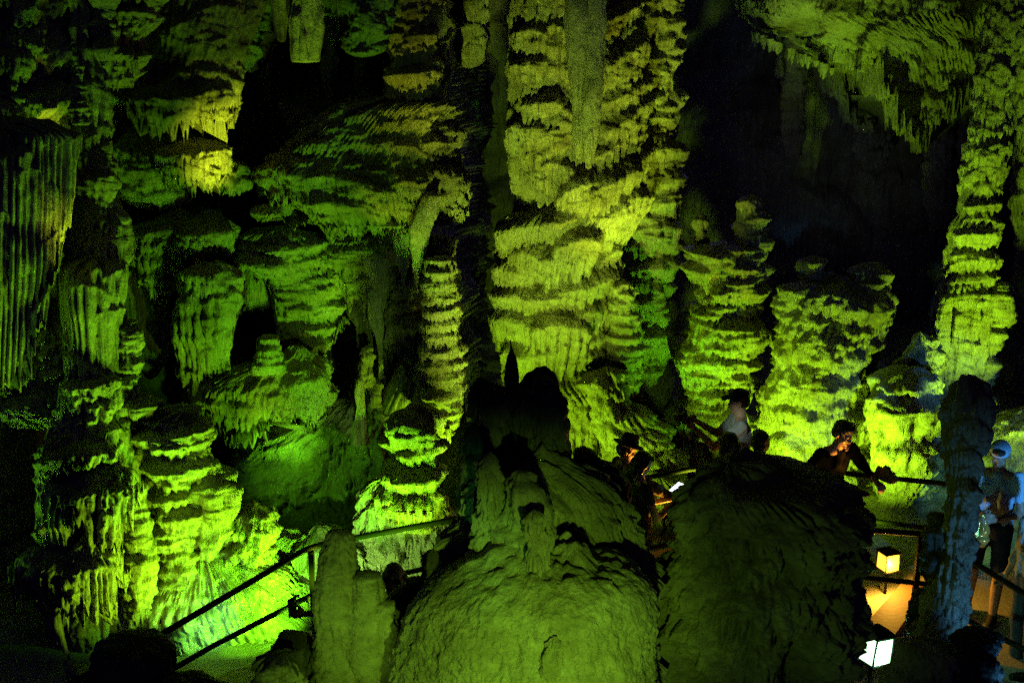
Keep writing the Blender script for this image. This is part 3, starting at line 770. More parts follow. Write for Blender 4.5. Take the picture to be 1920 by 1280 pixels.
# ================================================================== hanging from the roof
F('stalactite', 'smooth cut off stalactite hanging from the roof, the bright thick one left of centre', 'stalactite',
  [(-350, 535, 625), (0, 547, 608), (60, 546, 604), (105, 548, 598), (119, 552, 594)], 11.0, 'smooth', seed=51, taper_top=0, taper_bot=.1, mat='shaft')
F('stalactite', 'narrow dim stalactite just left of the thick cut off one', 'stalactite', [(-350, 500, 550), (0, 513, 545), (50, 517, 541), (82, 522, 536)], 11.2, 'smooth', seed=52, taper_top=0, taper_bot=.4)
F('stalactite', 'rough green stalactite hanging from the roof left of the knobbly column', 'stalactite',
  [(-350, 640, 740), (0, 650, 730), (50, 654, 728), (90, 658, 705), (110, 664, 690)], 11.6, 'nodule', seed=53, taper_top=0, pscale=.45, taper_bot=.3)
F('stalactite', 'faint stalactite in the dark beneath the rough green one', 'stalactite', [(-300, 650, 700), (100, 658, 690), (150, 660, 682), (172, 664, 676)], 12.4, 'smooth', seed=54, taper_top=0, taper_bot=.5, mat='dark')
for k, (a, b, yb, Yd, sd) in enumerate([(395, 430, 90, 12.2, 71), (450, 480, 140, 12.6, 72), (490, 512, 190, 12.9, 73), (610, 632, 190, 12.9, 74), (850, 905, 130, 14.5, 75), (330, 360, 60, 12.0, 76)]):
    F('stalactite', ['small dark stalactite above the topmost hood in the recess', 'dim lumpy stalactite midway between the recess and the cut off one', 'faint slim stalactite left below the cut off one',
                     'faint slim stalactite right of the cut off one', 'dim broad fluted curtain hanging at the top of the dark gap', 'small dark stalactite near the upper edge of the recess'][k], 'stalactite',
      [(-300, a - 20, b + 20), (0, a - 4, b + 4), (yb * .6, a, b), (yb, a + 8, b - 8)], Yd, 'flute' if k == 4 else 'nodule', seed=sd, taper_top=0, pscale=.4, taper_bot=.5, mat='rock')

# ================================================================== central column
F('flowstone_column', 'huge central column of draped flowstone rising out of the frame behind the crowd', 'rock column',
  [(-330, 960, 1215), (0, 966, 1200), (60, 962, 1200), (130, 956, 1198), (250, 956, 1200), (390, 958, 1196), (420, 945, 1185), (480, 938, 1160), (540, 927, 1152), (620, 930, 1140), (700, 935, 1125), (730, 950, 1160), (800, 960, 1160), (860, 980, 1160), (900, 980, 1160)],
  13.3, 'drape', seed=60, foot=.5, taper_top=0, fill=.22, ryf=.55, fine=.55, pscale=.8, macro=.04,
  specs=[
   # pipes of the upper left
   (976, -150, 16, 560, .10, .11), (1000, -150, 18, 440, .12, .12), (1024, -150, 15, 330, .10, .10), (985, 240, 26, 160, .16, .11), (1012, 280, 20, 120, .15, .1),
   (1000, 60, 38, 60, .17, .05), (1045, 60, 26, 120, .12, .055), (1000, 118, 34, 60, .18, .07), (1022, 190, 36, 60, .17, .055), (1050, 205, 26, 110, .14, .06), (1045, 305, 32, 100, .16, .065), (1010, 235, 26, 60, .16, .06),
   # right of the stalactites
   (1160, 20, 36, 60, .16, .05, .4), (1165, 88, 36, 100, .22, .06, .5), (1170, 160, 36, 70, .22, .055, .4), (1165, 208, 38, 90, .24, .06, .5), (1180, 285, 32, 100, .2, .06, .3), (1150, 262, 40, 60, .2, .06, .3),
   (1130, 322, 50, 110, .30, .06, .35), (1088, 340, 42, 70, .28, .06, .3), (1160, 368, 38, 110, .3, .06, .2), (1145, 395, 28, 80, .26, .05),
   # middle shelves
   (1005, 412, 62, 46, .30, .055, .25), (1080, 442, 38, 110, .34, .065, .1), (1005, 468, 46, 60, .22, .05), (960, 500, 30, 44, .18, .05), (960, 545, 34, 44, .2, .05), (1040, 480, 16, 160, .2, .06),
   (1095, 516, 54, 56, .3, .055, .1), (1035, 542, 40, 40, .24, .05, .05), (985, 545, 36, 52, .2, .05), (1105, 560, 42, 100, .24, .05), (1130, 480, 22, 200, .2, .07),
   (972, 592, 46, 52, .26, .05), (1046, 596, 52, 110, .36, .075, 0), (1100, 625, 34, 60, .27, .055), (1020, 640, 30, 60, .26, .05), (1092, 650, 38, 50, .27, .05), (975, 650, 36, 60, .2, .05),
   (1080, 705, 60, 50, .38, .06, .15), (1092, 744, 54, 40, .3, .06), (1105, 758, 44, 130, .32, .1), (1140, 748, 28, 130, .24, .09), (1080, 790, 44, 90, .3, .07), (1030, 720, 40, 60, .3, .06)])
F('stalactite', 'left one of the smooth twin stalactites hanging in front of the central column', 'stalactite',
  [(-350, 1040, 1112), (0, 1060, 1108), (100, 1064, 1106), (200, 1068, 1104), (270, 1072, 1100), (300, 1074, 1096)], 12.05, 'smooth', seed=61, taper_top=0, taper_bot=.3, pscale=.6, mat='shaft', fill=.6, group='twin stalactites before the central column')
F('stalactite', 'longer right one of the smooth twin stalactites hanging in front of the central column', 'stalactite',
  [(-350, 1085, 1165), (0, 1098, 1146), (100, 1094, 1138), (200, 1091, 1128), (290, 1088, 1120), (318, 1090, 1116)], 11.95, 'smooth', seed=62, taper_top=0, taper_bot=.15, pscale=.6, mat='shaft', fill=.6, group='twin stalactites before the central column')
F('flowstone_column', 'tall knobbly green column hugging the right side of the central column', 'rock column',
  [(-330, 1195, 1290), (0, 1200, 1276), (60, 1205, 1275), (120, 1200, 1272), (200, 1200, 1270), (300, 1195, 1264), (380, 1190, 1255), (400, 1186, 1258), (440, 1188, 1272), (480, 1190, 1262), (530, 1188, 1256), (600, 1192, 1262), (650, 1185, 1250), (700, 1180, 1240), (760, 1175, 1250), (820, 1170, 1262), (900, 1160, 1275)],
  13.6, 'nodule', seed=63, foot=.5, taper_top=0, pscale=.9, fill=1.1,
  specs=[(1232, 40, 30, 60, .12, .05), (1235, 110, 30, 50, .14, .05), (1230, 290, 34, 90, .1, .08), (1225, 420, 36, 60, .16, .05), (1225, 620, 40, 70, .2, .06)])
F('stalagmite', 'small neatly ringed stalagmite in the gap right of the central column', 'stalagmite',
  [(524, 1155, 1180), (532, 1153, 1184), (600, 1150, 1190), (640, 1152, 1192), (690, 1152, 1188), (740, 1150, 1186)], 12.9, rings=dict(h=.13, p=.06, lam=.05), seed=64)
F('flowstone_mass', 'rounded cushions of flowstone at the foot of the ringed stalagmite behind the hat', 'flowstone',
  [(690, 1120, 1150), (720, 1110, 1190), (780, 1130, 1200), (830, 1150, 1260), (880, 1150, 1272), (960, 1180, 1280)], 12.6, 'nodule', seed=65, foot=.5, pscale=1.2)
F('flowstone_mass', 'green lit rock heap beyond the handrail beside the phone user', 'flowstone',
  [(890, 1195, 1265), (930, 1190, 1290), (990, 1190, 1300), (1030, 1180, 1300)], 12.0, 'nodule', seed=66, foot=.4, pscale=.9)

# ================================================================== right groups
F('flowstone_column', 'broken topped brown green column with two prongs behind the man in the cap', 'rock column',
  [(455, 1300, 1446), (470, 1298, 1442), (520, 1302, 1422), (600, 1302, 1418), (625, 1290, 1418), (680, 1286, 1412), (720, 1290, 1402), (745, 1294, 1396), (760, 1266, 1402), (800, 1262, 1396), (850, 1262, 1400), (880, 1268, 1380), (960, 1270, 1380)],
  13.2, 'tier', seed=70, foot=.5, taper_top=.1, ryf=.7, fill=.7, pscale=1.2, fine=.7,
  specs=[(1340, 478, 28, 90, .12, .05), (1325, 600, 40, 50, .18, .05), (1390, 620, 40, 60, .2, .05), (1310, 665, 32, 70, .2, .06), (1320, 770, 60, 50, .3, .05), (1300, 800, 30, 60, .2, .08), (1290, 850, 22, 140, .1, .1)])
F('stalagmite', 'crumbly right prong on top of the brown green column', 'stalagmite', [(368, 1390, 1424), (385, 1382, 1432), (430, 1384, 1430), (470, 1380, 1436)], 13.2, 'tier', seed=71, pscale=.5)
F('stalagmite', 'dim left prong on top of the brown green column', 'stalagmite', [(402, 1304, 1326), (420, 1300, 1334), (450, 1300, 1336), (475, 1300, 1334)], 13.2, 'tier', seed=72, pscale=.5)
F('flowstone_mass', 'big cauliflower heap of lime flowstone with two horns, right of the brown green column', 'flowstone',
  [(522, 1500, 1640), (536, 1495, 1650), (560, 1478, 1656), (600, 1486, 1644), (640, 1460, 1624), (680, 1454, 1606), (720, 1448, 1604), (780, 1442, 1606), (840, 1444, 1610), (880, 1470, 1616), (960, 1480, 1610)],
  13.0, 'lump', seed=73, foot=.5, taper_top=.15, ryf=.65, pscale=1.5, fill=1.1, fine=.5, rough=1.6,
  specs=[(1560, 545, 50, 60, .2, .06), (1520, 590, 34, 80, .2, .08), (1540, 625, 50, 80, .25, .08), (1580, 610, 40, 70, .22, .06), (1470, 760, 44, 56, .25, .06), (1540, 760, 50, 50, .25, .06), (1580, 770, 30, 120, .2, .09), (1510, 700, 44, 60, .25, .08)])
F('stalagmite', 'left horn on the cauliflower heap, small and flat topped', 'stalagmite', [(482, 1510, 1542), (495, 1502, 1545), (515, 1498, 1540), (545, 1492, 1540)], 13.0, 'nodule', seed=74, pscale=.4)
F('stalagmite', 'right horn on the cauliflower heap, lumpy and taller', 'stalagmite', [(492, 1634, 1650), (500, 1600, 1654), (530, 1602, 1656), (580, 1612, 1652)], 13.0, 'nodule', seed=75, pscale=.5)
F('flowstone_column', 'dark thin column in the shadow between the cauliflower heap and the smooth lime dome', 'rock column', [(600, 1612, 1648), (700, 1606, 1640), (800, 1608, 1640), (960, 1600, 1645)], 13.9, 'nodule', seed=76, mat='dark', foot=.5, pscale=.5)
F('flowstone_mass', 'smooth lime dome of flowstone with pointed drips behind the handrail', 'flowstone',
  [(690, 1655, 1755), (715, 1640, 1762), (740, 1632, 1765), (780, 1630, 1760), (820, 1636, 1748), (870, 1640, 1740), (930, 1640, 1720), (965, 1640, 1700), (1000, 1640, 1710)], 12.4, 'lump', seed=77, mat='pale', foot=.5, pscale=.8, ryf=.8, fine=.5,
  specs=[(1700, 752, 50, 90, .26, .09), (1650, 740, 18, 120, .14, .06), (1690, 830, 46, 80, .22, .08), (1735, 870, 30, 60, .18, .08)])
F('flowstone_mass', 'cluster of blunt knobs behind the smooth lime dome', 'flowstone',
  [(630, 1712, 1735), (650, 1700, 1755), (680, 1665, 1758), (740, 1650, 1760), (900, 1650, 1760)], 12.9, 'nodule', seed=78, foot=.5, pscale=.9)
F('stalagmite', 'short smooth peg left of the blunt knobs', 'stalagmite', [(686, 1662, 1684), (700, 1658, 1690), (760, 1650, 1690)], 12.6, 'smooth', seed=79, foot=.5)
F('flowstone_column', 'tall leaning lime column at the right with ringed middle and fluted top', 'rock column',
  [(-350, 1870, 1990), (0, 1856, 1925), (100, 1842, 1906), (130, 1838, 1900), (180, 1832, 1890), (260, 1824, 1878), (300, 1818, 1872), (370, 1810, 1864), (376, 1804, 1864), (405, 1806, 1860), (425, 1790, 1856), (470, 1786, 1852), (478, 1780, 1858), (520, 1778, 1858), (545, 1768, 1860), (600, 1762, 1852), (700, 1758, 1848), (800, 1750, 1840), (960, 1740, 1850)],
  13.4, 'flute', seed=80, foot=.5, taper_top=0, pscale=.7,
  specs=[(1835, 378, 40, 28, .12, .06, .1), (1832, 408, 40, 32, .12, .06, -.1), (1820, 432, 44, 44, .14, .06, .1), (1818, 476, 46, 40, .16, .06, -.1), (1820, 515, 48, 36, .14, .06, .15), (1800, 548, 50, 190, .16, .09),
         (1866, 130, 40, 170, .12, .05), (1850, 270, 34, 90, .1, .05)])
F('flowstone_column', 'lower knobbly column against the right flank of the tall leaning column', 'rock column',
  [(528, 1868, 1892), (545, 1860, 1894), (600, 1850, 1886), (650, 1845, 1870), (700, 1840, 1868), (760, 1835, 1862), (800, 1830, 1855)], 13.2, 'nodule', seed=81, foot=.5, pscale=.6)
F('flowstone_mass', 'green lit boulder bank behind the man in the blue shirt', 'flowstone',
  [(770, 1892, 2050), (830, 1880, 2060), (870, 1840, 2060), (940, 1830, 2060), (1020, 1830, 2060)], 12.3, 'nodule', seed=82, foot=.4, pscale=1.1)
F('flowstone_column', 'dim fluted column at the far right edge of the photograph', 'rock column', [(-200, 1925, 2060), (200, 1905, 2060), (420, 1915, 2060), (600, 1912, 2080), (760, 1912, 2080)], 15.2, 'flute', seed=83, foot=.5, taper_top=0)

# roof mass seen at upper right and what hangs from it
F('hanging_rock', 'broad yellow lit roof bulge filling the upper right corner', 'hanging rock',
  [(-500, 1350, 2300), (-200, 1370, 2250), (-30, 1385, 2200), (30, 1400, 2150), (80, 1520, 2100), (140, 1540, 2100), (240, 1560, 2100), (330, 1560, 2100)], 17.2, 'lump', seed=84, taper_top=0, hem=dict(line=[(1350, 20), (1450, 60), (1530, 95), (1575, 120), (1610, 215), (1650, 250), (1700, 175), (1760, 180), (1800, 240), (1850, 190), (2000, 210)], len=.5, lam=.13), ryf=.35, rymax=1.2, pscale=.8, macro=.5, px=2.2, fill=.5, mat='rock', fine=1.6,
  cone=[(40, 1410, 1560, (60, 130), (8, 26), .05, -.5), (30, 1680, 1860, (190, 200), (8, 26), .05, -.5)])
for k, (a, b, y0, yb, Yd, sd) in enumerate([(1448, 1470, -60, 150, 17.6, 85), (1468, 1512, -60, 300, 17.8, 86), (1600, 1668, 100, 330, 17.8, 87), (1736, 1780, 150, 445, 17.4, 88), (1540, 1600, 60, 200, 18.2, 89), (1680, 1730, 120, 330, 18.4, 90), (1800, 1830, 100, 330, 17.2, 91)]):
    F('stalactite', ['faint thin stalactite at the left end of the roof bulge', 'long faint stalactite left under the roof bulge', 'ghostly fluted stalactite hanging at the middle of the right hand darkness',
                     'dim blue green stalactite left of the tall leaning column', 'faint blunt stalactite under the left of the roof bulge', 'faint rough curtain right of the ghostly fluted stalactite', 'faint stalactite touching the tall leaning column'][k], 'stalactite',
      [(y0, a - 8, b + 8), (y0 * .5 + yb * .5, a, b), (yb * .85 + y0 * .15, a + 5, b - 5), (yb, (a + b) / 2 - 5, (a + b) / 2 + 5)], Yd, 'flute', seed=sd, taper_top=0, taper_bot=.5, pscale=.8)

# ================================================================== foreground, seen from above
F('foreground_mound', 'huge rounded crusted dome filling the bottom middle of the picture', 'stalagmite',
  [(1006, 1005, 1070), (1012, 965, 1105), (1028, 905, 1150), (1055, 858, 1188), (1090, 818, 1214), (1130, 783, 1226), (1200, 756, 1232), (1290, 745, 1236), (1500, 720, 1250), (1900, 690, 1270)], 6.3, 'smooth', seed=101, mat='grain', crust=.01, foot=.4, ryf=.8, fill=.3, px=1.7, taper_top=.9, macro=.12)
F('stalagmite', 'small round boss swelling out of the front of the crusted dome, bottom middle', 'stalagmite',
  [(1188, 1028, 1052), (1205, 1012, 1064), (1240, 1000, 1072), (1300, 990, 1080), (1400, 985, 1085)], 5.75, 'smooth', seed=102, mat='grain', crust=.01, fine=.2, foot=1.0, fill=.2)
F('flowstone_mass', 'lumpy dim green shoulder behind the crusted dome with rounded knobs', 'flowstone',
  [(862, 895, 1060), (885, 875, 1120), (930, 850, 1165), (1000, 828, 1200), (1060, 802, 1215), (1130, 780, 1220), (1290, 750, 1220)], 6.9, 'nodule', seed=103, mat='grain', crust=.01, foot=.4, pscale=.8, ryf=.6, rymax=.5, fine=.12, px=1.8)
F('stalagmite', 'dark rock stump with a lit green edge on the left of the shoulder', 'stalagmite',
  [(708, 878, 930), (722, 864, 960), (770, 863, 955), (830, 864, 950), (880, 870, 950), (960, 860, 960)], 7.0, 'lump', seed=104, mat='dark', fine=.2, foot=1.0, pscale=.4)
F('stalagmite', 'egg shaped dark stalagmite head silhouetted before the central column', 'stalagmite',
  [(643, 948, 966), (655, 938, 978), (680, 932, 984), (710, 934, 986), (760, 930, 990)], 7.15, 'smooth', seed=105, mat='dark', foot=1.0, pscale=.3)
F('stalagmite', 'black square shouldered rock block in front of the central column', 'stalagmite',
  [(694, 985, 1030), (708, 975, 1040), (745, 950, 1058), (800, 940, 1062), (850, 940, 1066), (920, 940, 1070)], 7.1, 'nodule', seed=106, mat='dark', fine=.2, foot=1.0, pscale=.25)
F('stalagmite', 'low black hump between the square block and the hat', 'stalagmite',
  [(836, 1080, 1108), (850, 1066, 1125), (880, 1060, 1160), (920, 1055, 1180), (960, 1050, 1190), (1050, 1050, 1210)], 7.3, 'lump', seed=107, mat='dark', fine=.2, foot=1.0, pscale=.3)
F('stalagmite', 'pale green knob with a wet shine on the left of the shoulder', 'stalagmite', [(858, 905, 935), (880, 895, 948), (930, 888, 960), (1000, 880, 975), (1100, 870, 990)], 6.45, 'lump', seed=108, mat='grain', crust=.01, fine=.2, foot=1.0, pscale=.3)
F('stalagmite', 'rounded knob midway on the shoulder above the crusted dome', 'stalagmite', [(882, 965, 992), (900, 958, 1010), (950, 955, 1030), (1050, 950, 1040)], 6.4, 'lump', seed=109, mat='grain', crust=.01, fine=.2, foot=1.0, pscale=.35)
F('stalagmite', 'small crusted cap poking up at the top of the crusted dome', 'stalagmite', [(958, 990, 1012), (975, 978, 1024), (1010, 970, 1032), (1060, 960, 1040)], 6.15, 'nodule', seed=110, mat='grain', crust=.01, fine=.2, foot=1.5, pscale=.3)
F('flowstone_mass', 'large shaggy dark green boulder in front of the two silhouetted visitors', 'flowstone',
  [(880, 1300, 1420), (896, 1280, 1470), (925, 1272, 1515), (960, 1278, 1548), (1010, 1280, 1570), (1060, 1262, 1588), (1120, 1245, 1590), (1200, 1235, 1572), (1290, 1228, 1570), (1500, 1210, 1600), (1900, 1200, 1640)],
  7.3, 'nodule', seed=111, mat='grain', crust=.016, foot=.4, ryf=.7, pscale=1.25, px=1.8, taper_top=.15, fill=1.0, fine=.15, rough=2.0, macro=.22,
  specs=[(1480, 890, 90, 60, .2, .06), (1440, 950, 120, 80, .26, .06), (1550, 925, 50, 80, .2, .05), (1400, 1075, 120, 90, .22, .08), (1350, 900, 40, 60, .14, .08), (1520, 1010, 70, 60, .2, .06), (1340, 985, 60, 90, .2, .08)])
F('stalagmite', 'smooth square topped post in front of the handrail at lower left', 'stalagmite',
  [(992, 608, 655), (1000, 604, 668), (1020, 598, 672), (1060, 594, 674), (1110, 592, 680), (1200, 585, 684), (1300, 578, 690)], 6.6, 'smooth', seed=112, mat='grain', crust=.01, foot=.4, pscale=.5, taper_top=.25)
F('stalagmite', 'shorter round headed post right of the square topped one', 'stalagmite',
  [(1072, 682, 700), (1085, 674, 706), (1130, 672, 708), (1180, 668, 716), (1300, 668, 740)], 6.5, 'smooth', seed=113, mat='grain', crust=.01, foot=.4, pscale=.4)
F('stalagmite', 'stubby knob leaning on the round headed post, dim green', 'stalagmite',
  [(1126, 712, 738), (1140, 708, 746), (1180, 706, 746), (1300, 700, 752)], 6.45, 'smooth', seed=114, mat='grain', crust=.01, foot=.4, pscale=.4)
F('stalagmite', 'black pointed fin beside the selfie taker, left of the crusted dome', 'stalagmite',
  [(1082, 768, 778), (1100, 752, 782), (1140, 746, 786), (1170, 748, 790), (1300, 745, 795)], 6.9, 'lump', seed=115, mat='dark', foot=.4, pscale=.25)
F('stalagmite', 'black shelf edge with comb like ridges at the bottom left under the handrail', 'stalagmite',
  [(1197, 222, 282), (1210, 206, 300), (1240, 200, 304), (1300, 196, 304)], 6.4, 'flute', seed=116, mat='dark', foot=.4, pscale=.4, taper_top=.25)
F('stalagmite', 'black pointed crest of rock above the pale crusted stump', 'stalagmite', [(1184, 535, 560), (1200, 515, 578), (1225, 508, 590), (1300, 505, 592)], 6.7, 'lump', seed=117, mat='dark', foot=.4, pscale=.3)
F('stalagmite', 'pale crusted stump at the bottom edge left of the square topped post', 'stalagmite', [(1222, 505, 555), (1235, 490, 572), (1260, 484, 578), (1330, 480, 584)], 6.3, 'lump', seed=118, mat='grain', crust=.01, foot=.4, pscale=.3)
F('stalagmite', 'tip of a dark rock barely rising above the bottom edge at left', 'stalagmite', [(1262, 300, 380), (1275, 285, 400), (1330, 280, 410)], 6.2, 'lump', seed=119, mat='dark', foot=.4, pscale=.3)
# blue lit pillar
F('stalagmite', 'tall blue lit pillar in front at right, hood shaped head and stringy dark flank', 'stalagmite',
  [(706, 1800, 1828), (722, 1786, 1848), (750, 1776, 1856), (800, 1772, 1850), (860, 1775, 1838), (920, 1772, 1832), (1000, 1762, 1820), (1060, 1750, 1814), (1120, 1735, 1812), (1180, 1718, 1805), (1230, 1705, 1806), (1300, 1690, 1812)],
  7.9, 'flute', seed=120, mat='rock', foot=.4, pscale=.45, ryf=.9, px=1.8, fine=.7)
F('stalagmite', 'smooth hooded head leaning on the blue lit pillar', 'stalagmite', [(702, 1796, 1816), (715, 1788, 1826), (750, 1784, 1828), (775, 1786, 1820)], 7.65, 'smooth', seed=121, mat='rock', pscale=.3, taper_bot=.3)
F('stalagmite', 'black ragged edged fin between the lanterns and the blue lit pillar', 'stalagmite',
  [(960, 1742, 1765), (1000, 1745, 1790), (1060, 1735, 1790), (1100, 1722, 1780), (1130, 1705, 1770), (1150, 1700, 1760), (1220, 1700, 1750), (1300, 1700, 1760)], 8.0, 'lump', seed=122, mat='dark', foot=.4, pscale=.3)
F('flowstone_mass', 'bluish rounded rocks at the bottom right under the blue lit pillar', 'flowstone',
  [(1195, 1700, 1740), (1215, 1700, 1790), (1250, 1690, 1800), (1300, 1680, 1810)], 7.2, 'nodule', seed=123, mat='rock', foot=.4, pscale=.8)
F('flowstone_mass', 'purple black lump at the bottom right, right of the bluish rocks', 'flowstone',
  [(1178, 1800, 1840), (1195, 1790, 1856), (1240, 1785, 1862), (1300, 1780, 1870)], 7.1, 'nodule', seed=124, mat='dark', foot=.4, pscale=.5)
# ================================================================== path, rails, lanterns
M['metal'] = plain_mat('dark_metal', (0.005, 0.005, 0.005), .75, 0, .2, 60); M['metal'].node_tree.nodes['Principled BSDF'].inputs['Specular IOR Level'].default_value = .15
M['concrete'] = plain_mat('concrete', (0.42, 0.38, 0.3), .8, 0, .5, 28)
M['tread'] = plain_mat('brown_tread', (0.11, 0.05, 0.018), .7, 0, .4, 22)

def tube_geo(pts, r, n=10, closed_ends=True):
    """verts, quads+caps for a tube along pts; r scalar or list"""
    V, Fq = [], []
    m = len(pts)
    rs = r if isinstance(r, (list, tuple)) else [r] * m
    up0 = None
    for i, p in enumerate(pts):
        a = pts[max(0, i - 1)]; b = pts[min(m - 1, i + 1)]
        t = (b - a).normalized()
        if up0 is None:
            up0 = Vector((0, 0, 1)) if abs(t.z) < .9 else Vector((1, 0, 0))
        sd_ = t.cross(up0).normalized(); up0 = sd_.cross(t).normalized()
        for k in range(n):
            q = 2 * math.pi * k / n
            V.append(p + (sd_ * math.cos(q) + up0 * math.sin(q)) * rs[i])
    for i in range(m - 1):
        for k in range(n):
            k2 = (k + 1) % n
            Fq.append((i * n + k, i * n + k2, (i + 1) * n + k2, (i + 1) * n + k))
    if closed_ends:
        Fq.append(tuple(range(n))[::-1]); Fq.append(tuple((m - 1) * n + k for k in range(n)))
    return V, Fq

class MB:
    def __init__(s): s.V, s.F = [], []
    def add(s, V, F_):
        o = len(s.V); s.V += [Vector(v) for v in V]; s.F += [tuple(i + o for i in f) for f in F_]; return s
    def tube(s, pts, r, n=10): return s.add(*tube_geo([Vector(p) for p in pts], r, n))
    def box(s, c, d, rot=None, taper=1.0):
        c = Vector(c); V = []
        for z in (-1, 1):
            k = taper if z > 0 else 1
            for x, y in ((-1, -1), (1, -1), (1, 1), (-1, 1)):
                v = Vector((x * d[0] / 2 * k, y * d[1] / 2 * k, z * d[2] / 2))
                V.append(c + (rot @ v if rot else v))
        return s.add(V, [(3, 2, 1, 0), (4, 5, 6, 7), (0, 1, 5, 4), (1, 2, 6, 5), (2, 3, 7, 6), (3, 0, 4, 7)])
    def build(s, name, mat, parent=None, bevel=0, loc=None, smooth=True):
        me = bpy.data.meshes.new(name)
        if loc is None:
            loc = Vector((sum(v.x for v in s.V) / len(s.V), sum(v.y for v in s.V) / len(s.V), min(v.z for v in s.V)))
        me.from_pydata([tuple(v - loc) for v in s.V], [], s.F); me.update()
        o = bpy.data.objects.new(name, me); COL.objects.link(o)
        me.materials.append(M[mat] if isinstance(mat, str) else mat)
        if parent is not None:
            o.parent = parent; o.location = loc - parent.location
        else:
            o.location = loc
        if bevel:
            b = o.modifiers.new('b', 'BEVEL'); b.width = bevel; b.segments = 2; b.limit_method = 'ANGLE'
        if smooth:
            for p_ in me.polygons: p_.use_smooth = len(p_.vertices) == 4 and not bevel
        return o

def empty(name, loc, label, cat, group=None):
    o = bpy.data.objects.new(name, None); COL.objects.link(o); o.location = loc
    o.empty_display_size = .1
    return tag(o, label, cat, group)

def railing(label, tops, mids, posts, lows=None, zt=1.6, zm=1.1, zb=.62, r=.027):
    tp = [atz(x, y, zt) for x, y in tops]
    root = empty('handrail', (tp[len(tp) // 2].x, tp[len(tp) // 2].y, zb), label, 'handrail', 'handrails along the path')
    MB().tube(tp, r).build('top_rail', 'metal', root)
    MB().tube([atz(x, y, zm) for x, y in mids], r * .92).build('middle_rail', 'metal', root)
    if lows:
        MB().tube([atz(x, y, .8) for x, y in lows], r * .92).build('lower_rail', 'metal', root)
    for x, y in posts:
        p = atz(x, y, zt)
        MB().box((p.x, p.y, (zt + zb) / 2 - .02), (.05, .05, zt - zb - .02)).build('post', 'metal', root, bevel=.004)
    return root
railing('long dark handrail climbing from the bottom left corner to the crusted dome', [(130, 1284), (300, 1190), (440, 1108), (570, 1031), (600, 1021), (690, 1003), (830, 977), (960, 950)],
        [(250, 1296), (400, 1210), (545, 1135), (598, 1108), (700, 1086), (790, 1067), (900, 1045)], [(583, 1027), (180, 1256), (905, 962)])
railing('handrail behind the phone user and the cap wearer, resting place for two hands', [(1130, 912), (1200, 897), (1290, 880), (1400, 868), (1500, 872), (1600, 889), (1760, 905), (1850, 918)],
        [(1150, 990), (1215, 974), (1290, 961), (1400, 948), (1500, 952), (1620, 974), (1745, 990), (1850, 1004)], [(1150, 908), (1440, 870), (1802, 911)])
railing('short handrail with a square post right in front of the orange lantern', [(1560, 984), (1625, 993), (1735, 1001), (1765, 1004)], [(1560, 1074), (1640, 1084), (1735, 1094), (1765, 1098)], [(1727, 1001), (1566, 985)])
railing('handrail slanting down to the right before the legs of the man in the blue shirt', [(1770, 1022), (1800, 1037), (1860, 1075), (1920, 1112), (1990, 1155)], [(1770, 1140), (1800, 1155), (1860, 1187), (1920, 1216), (1990, 1255)], [(1772, 1023), (1960, 1138)], zm=1.08)
# low kerb rail and panel beside the boulder
b = MB(); pa, pb = atz(1180, 1034, .9), atz(1310, 1008, .9); b.tube([pa, pb], .026); b.build('kerb_rail', 'metal'); 
tag(bpy.data.objects['kerb_rail'], 'low dark rail over the olive panel left of the shaggy boulder', 'rail')
b = MB(); q = (pa + pb) / 2; dv = (pb - pa); ang = math.atan2(dv.y, dv.x)
b.box((q.x, q.y, .74), (dv.length, .03, .24), Matrix.Rotation(ang, 3, 'Z')); o = b.build('kerb_panel', 'concrete', bevel=.004)
tag(o, 'olive panel edging the path below the low rail', 'panel')

# walkway
def walkway():
    line = [(-3.9, 6.0), (-2.9, 6.9), (-1.9, 8.2), (-.7, 8.9), (.6, 9.6), (1.9, 10.1), (3.0, 10.2), (4.2, 9.9), (5.4, 9.4), (6.6, 8.6), (7.8, 7.6)]
    V, Fq = [], []
    n = len(line)
    for i, (x, y) in enumerate(line):
        a = Vector((*line[max(0, i - 1)], 0)); c = Vector((*line[min(n - 1, i + 1)], 0)); t = (c - a).normalized(); s_ = Vector((-t.y, t.x, 0))
        for w in (-.85, .85):
            p = Vector((x, y, .66)) + s_ * w
            V += [p, p - Vector((0, 0, .25))]
    for i in range(n - 1):
        o_ = i * 4
        Fq += [(o_, o_ + 4, o_ + 6, o_ + 2)[::-1], (o_ + 1, o_ + 5, o_ + 4, o_)[::-1], (o_ + 2, o_ + 6, o_ + 7, o_ + 3)[::-1]]
    me = bpy.data.meshes.new('path'); me.from_pydata([tuple(v) for v in V], [], Fq); me.update(); me.materials.append(M['concrete'])
    o = bpy.data.objects.new('path', me); COL.objects.link(o); o['kind'] = 'structure'
walkway()
# step beside the lantern: brown slab lying diagonally on pale concrete
def slab(name, pix, z, th, mat, label, cat):
    P = [atz(x, y, z) for x, y in pix]; n = len(P)
    V = P + [p - Vector((0, 0, th)) for p in P]
    Fq = [tuple(range(n))] + [tuple(range(2 * n - 1, n - 1, -1))] + [(i, i + n, (i + 1) % n + n, (i + 1) % n) for i in range(n)]
    b = MB(); b.add(V, Fq); o = b.build(name, mat, bevel=.006, smooth=False); tag(o, label, cat); return o
slab('stone_step', [(1590, 1205), (1690, 1092), (1735, 1096), (1735, 1110), (1678, 1190), (1676, 1215)][::-1], .78, .14, 'tread', 'brown step lying diagonally under the orange lantern', 'step')
slab('stone_step', [(1700, 1062), (1722, 1056), (1760, 1062), (1745, 1085), (1692, 1088)][::-1], .73, .08, 'concrete', 'pale step corner right of the orange lantern', 'step')

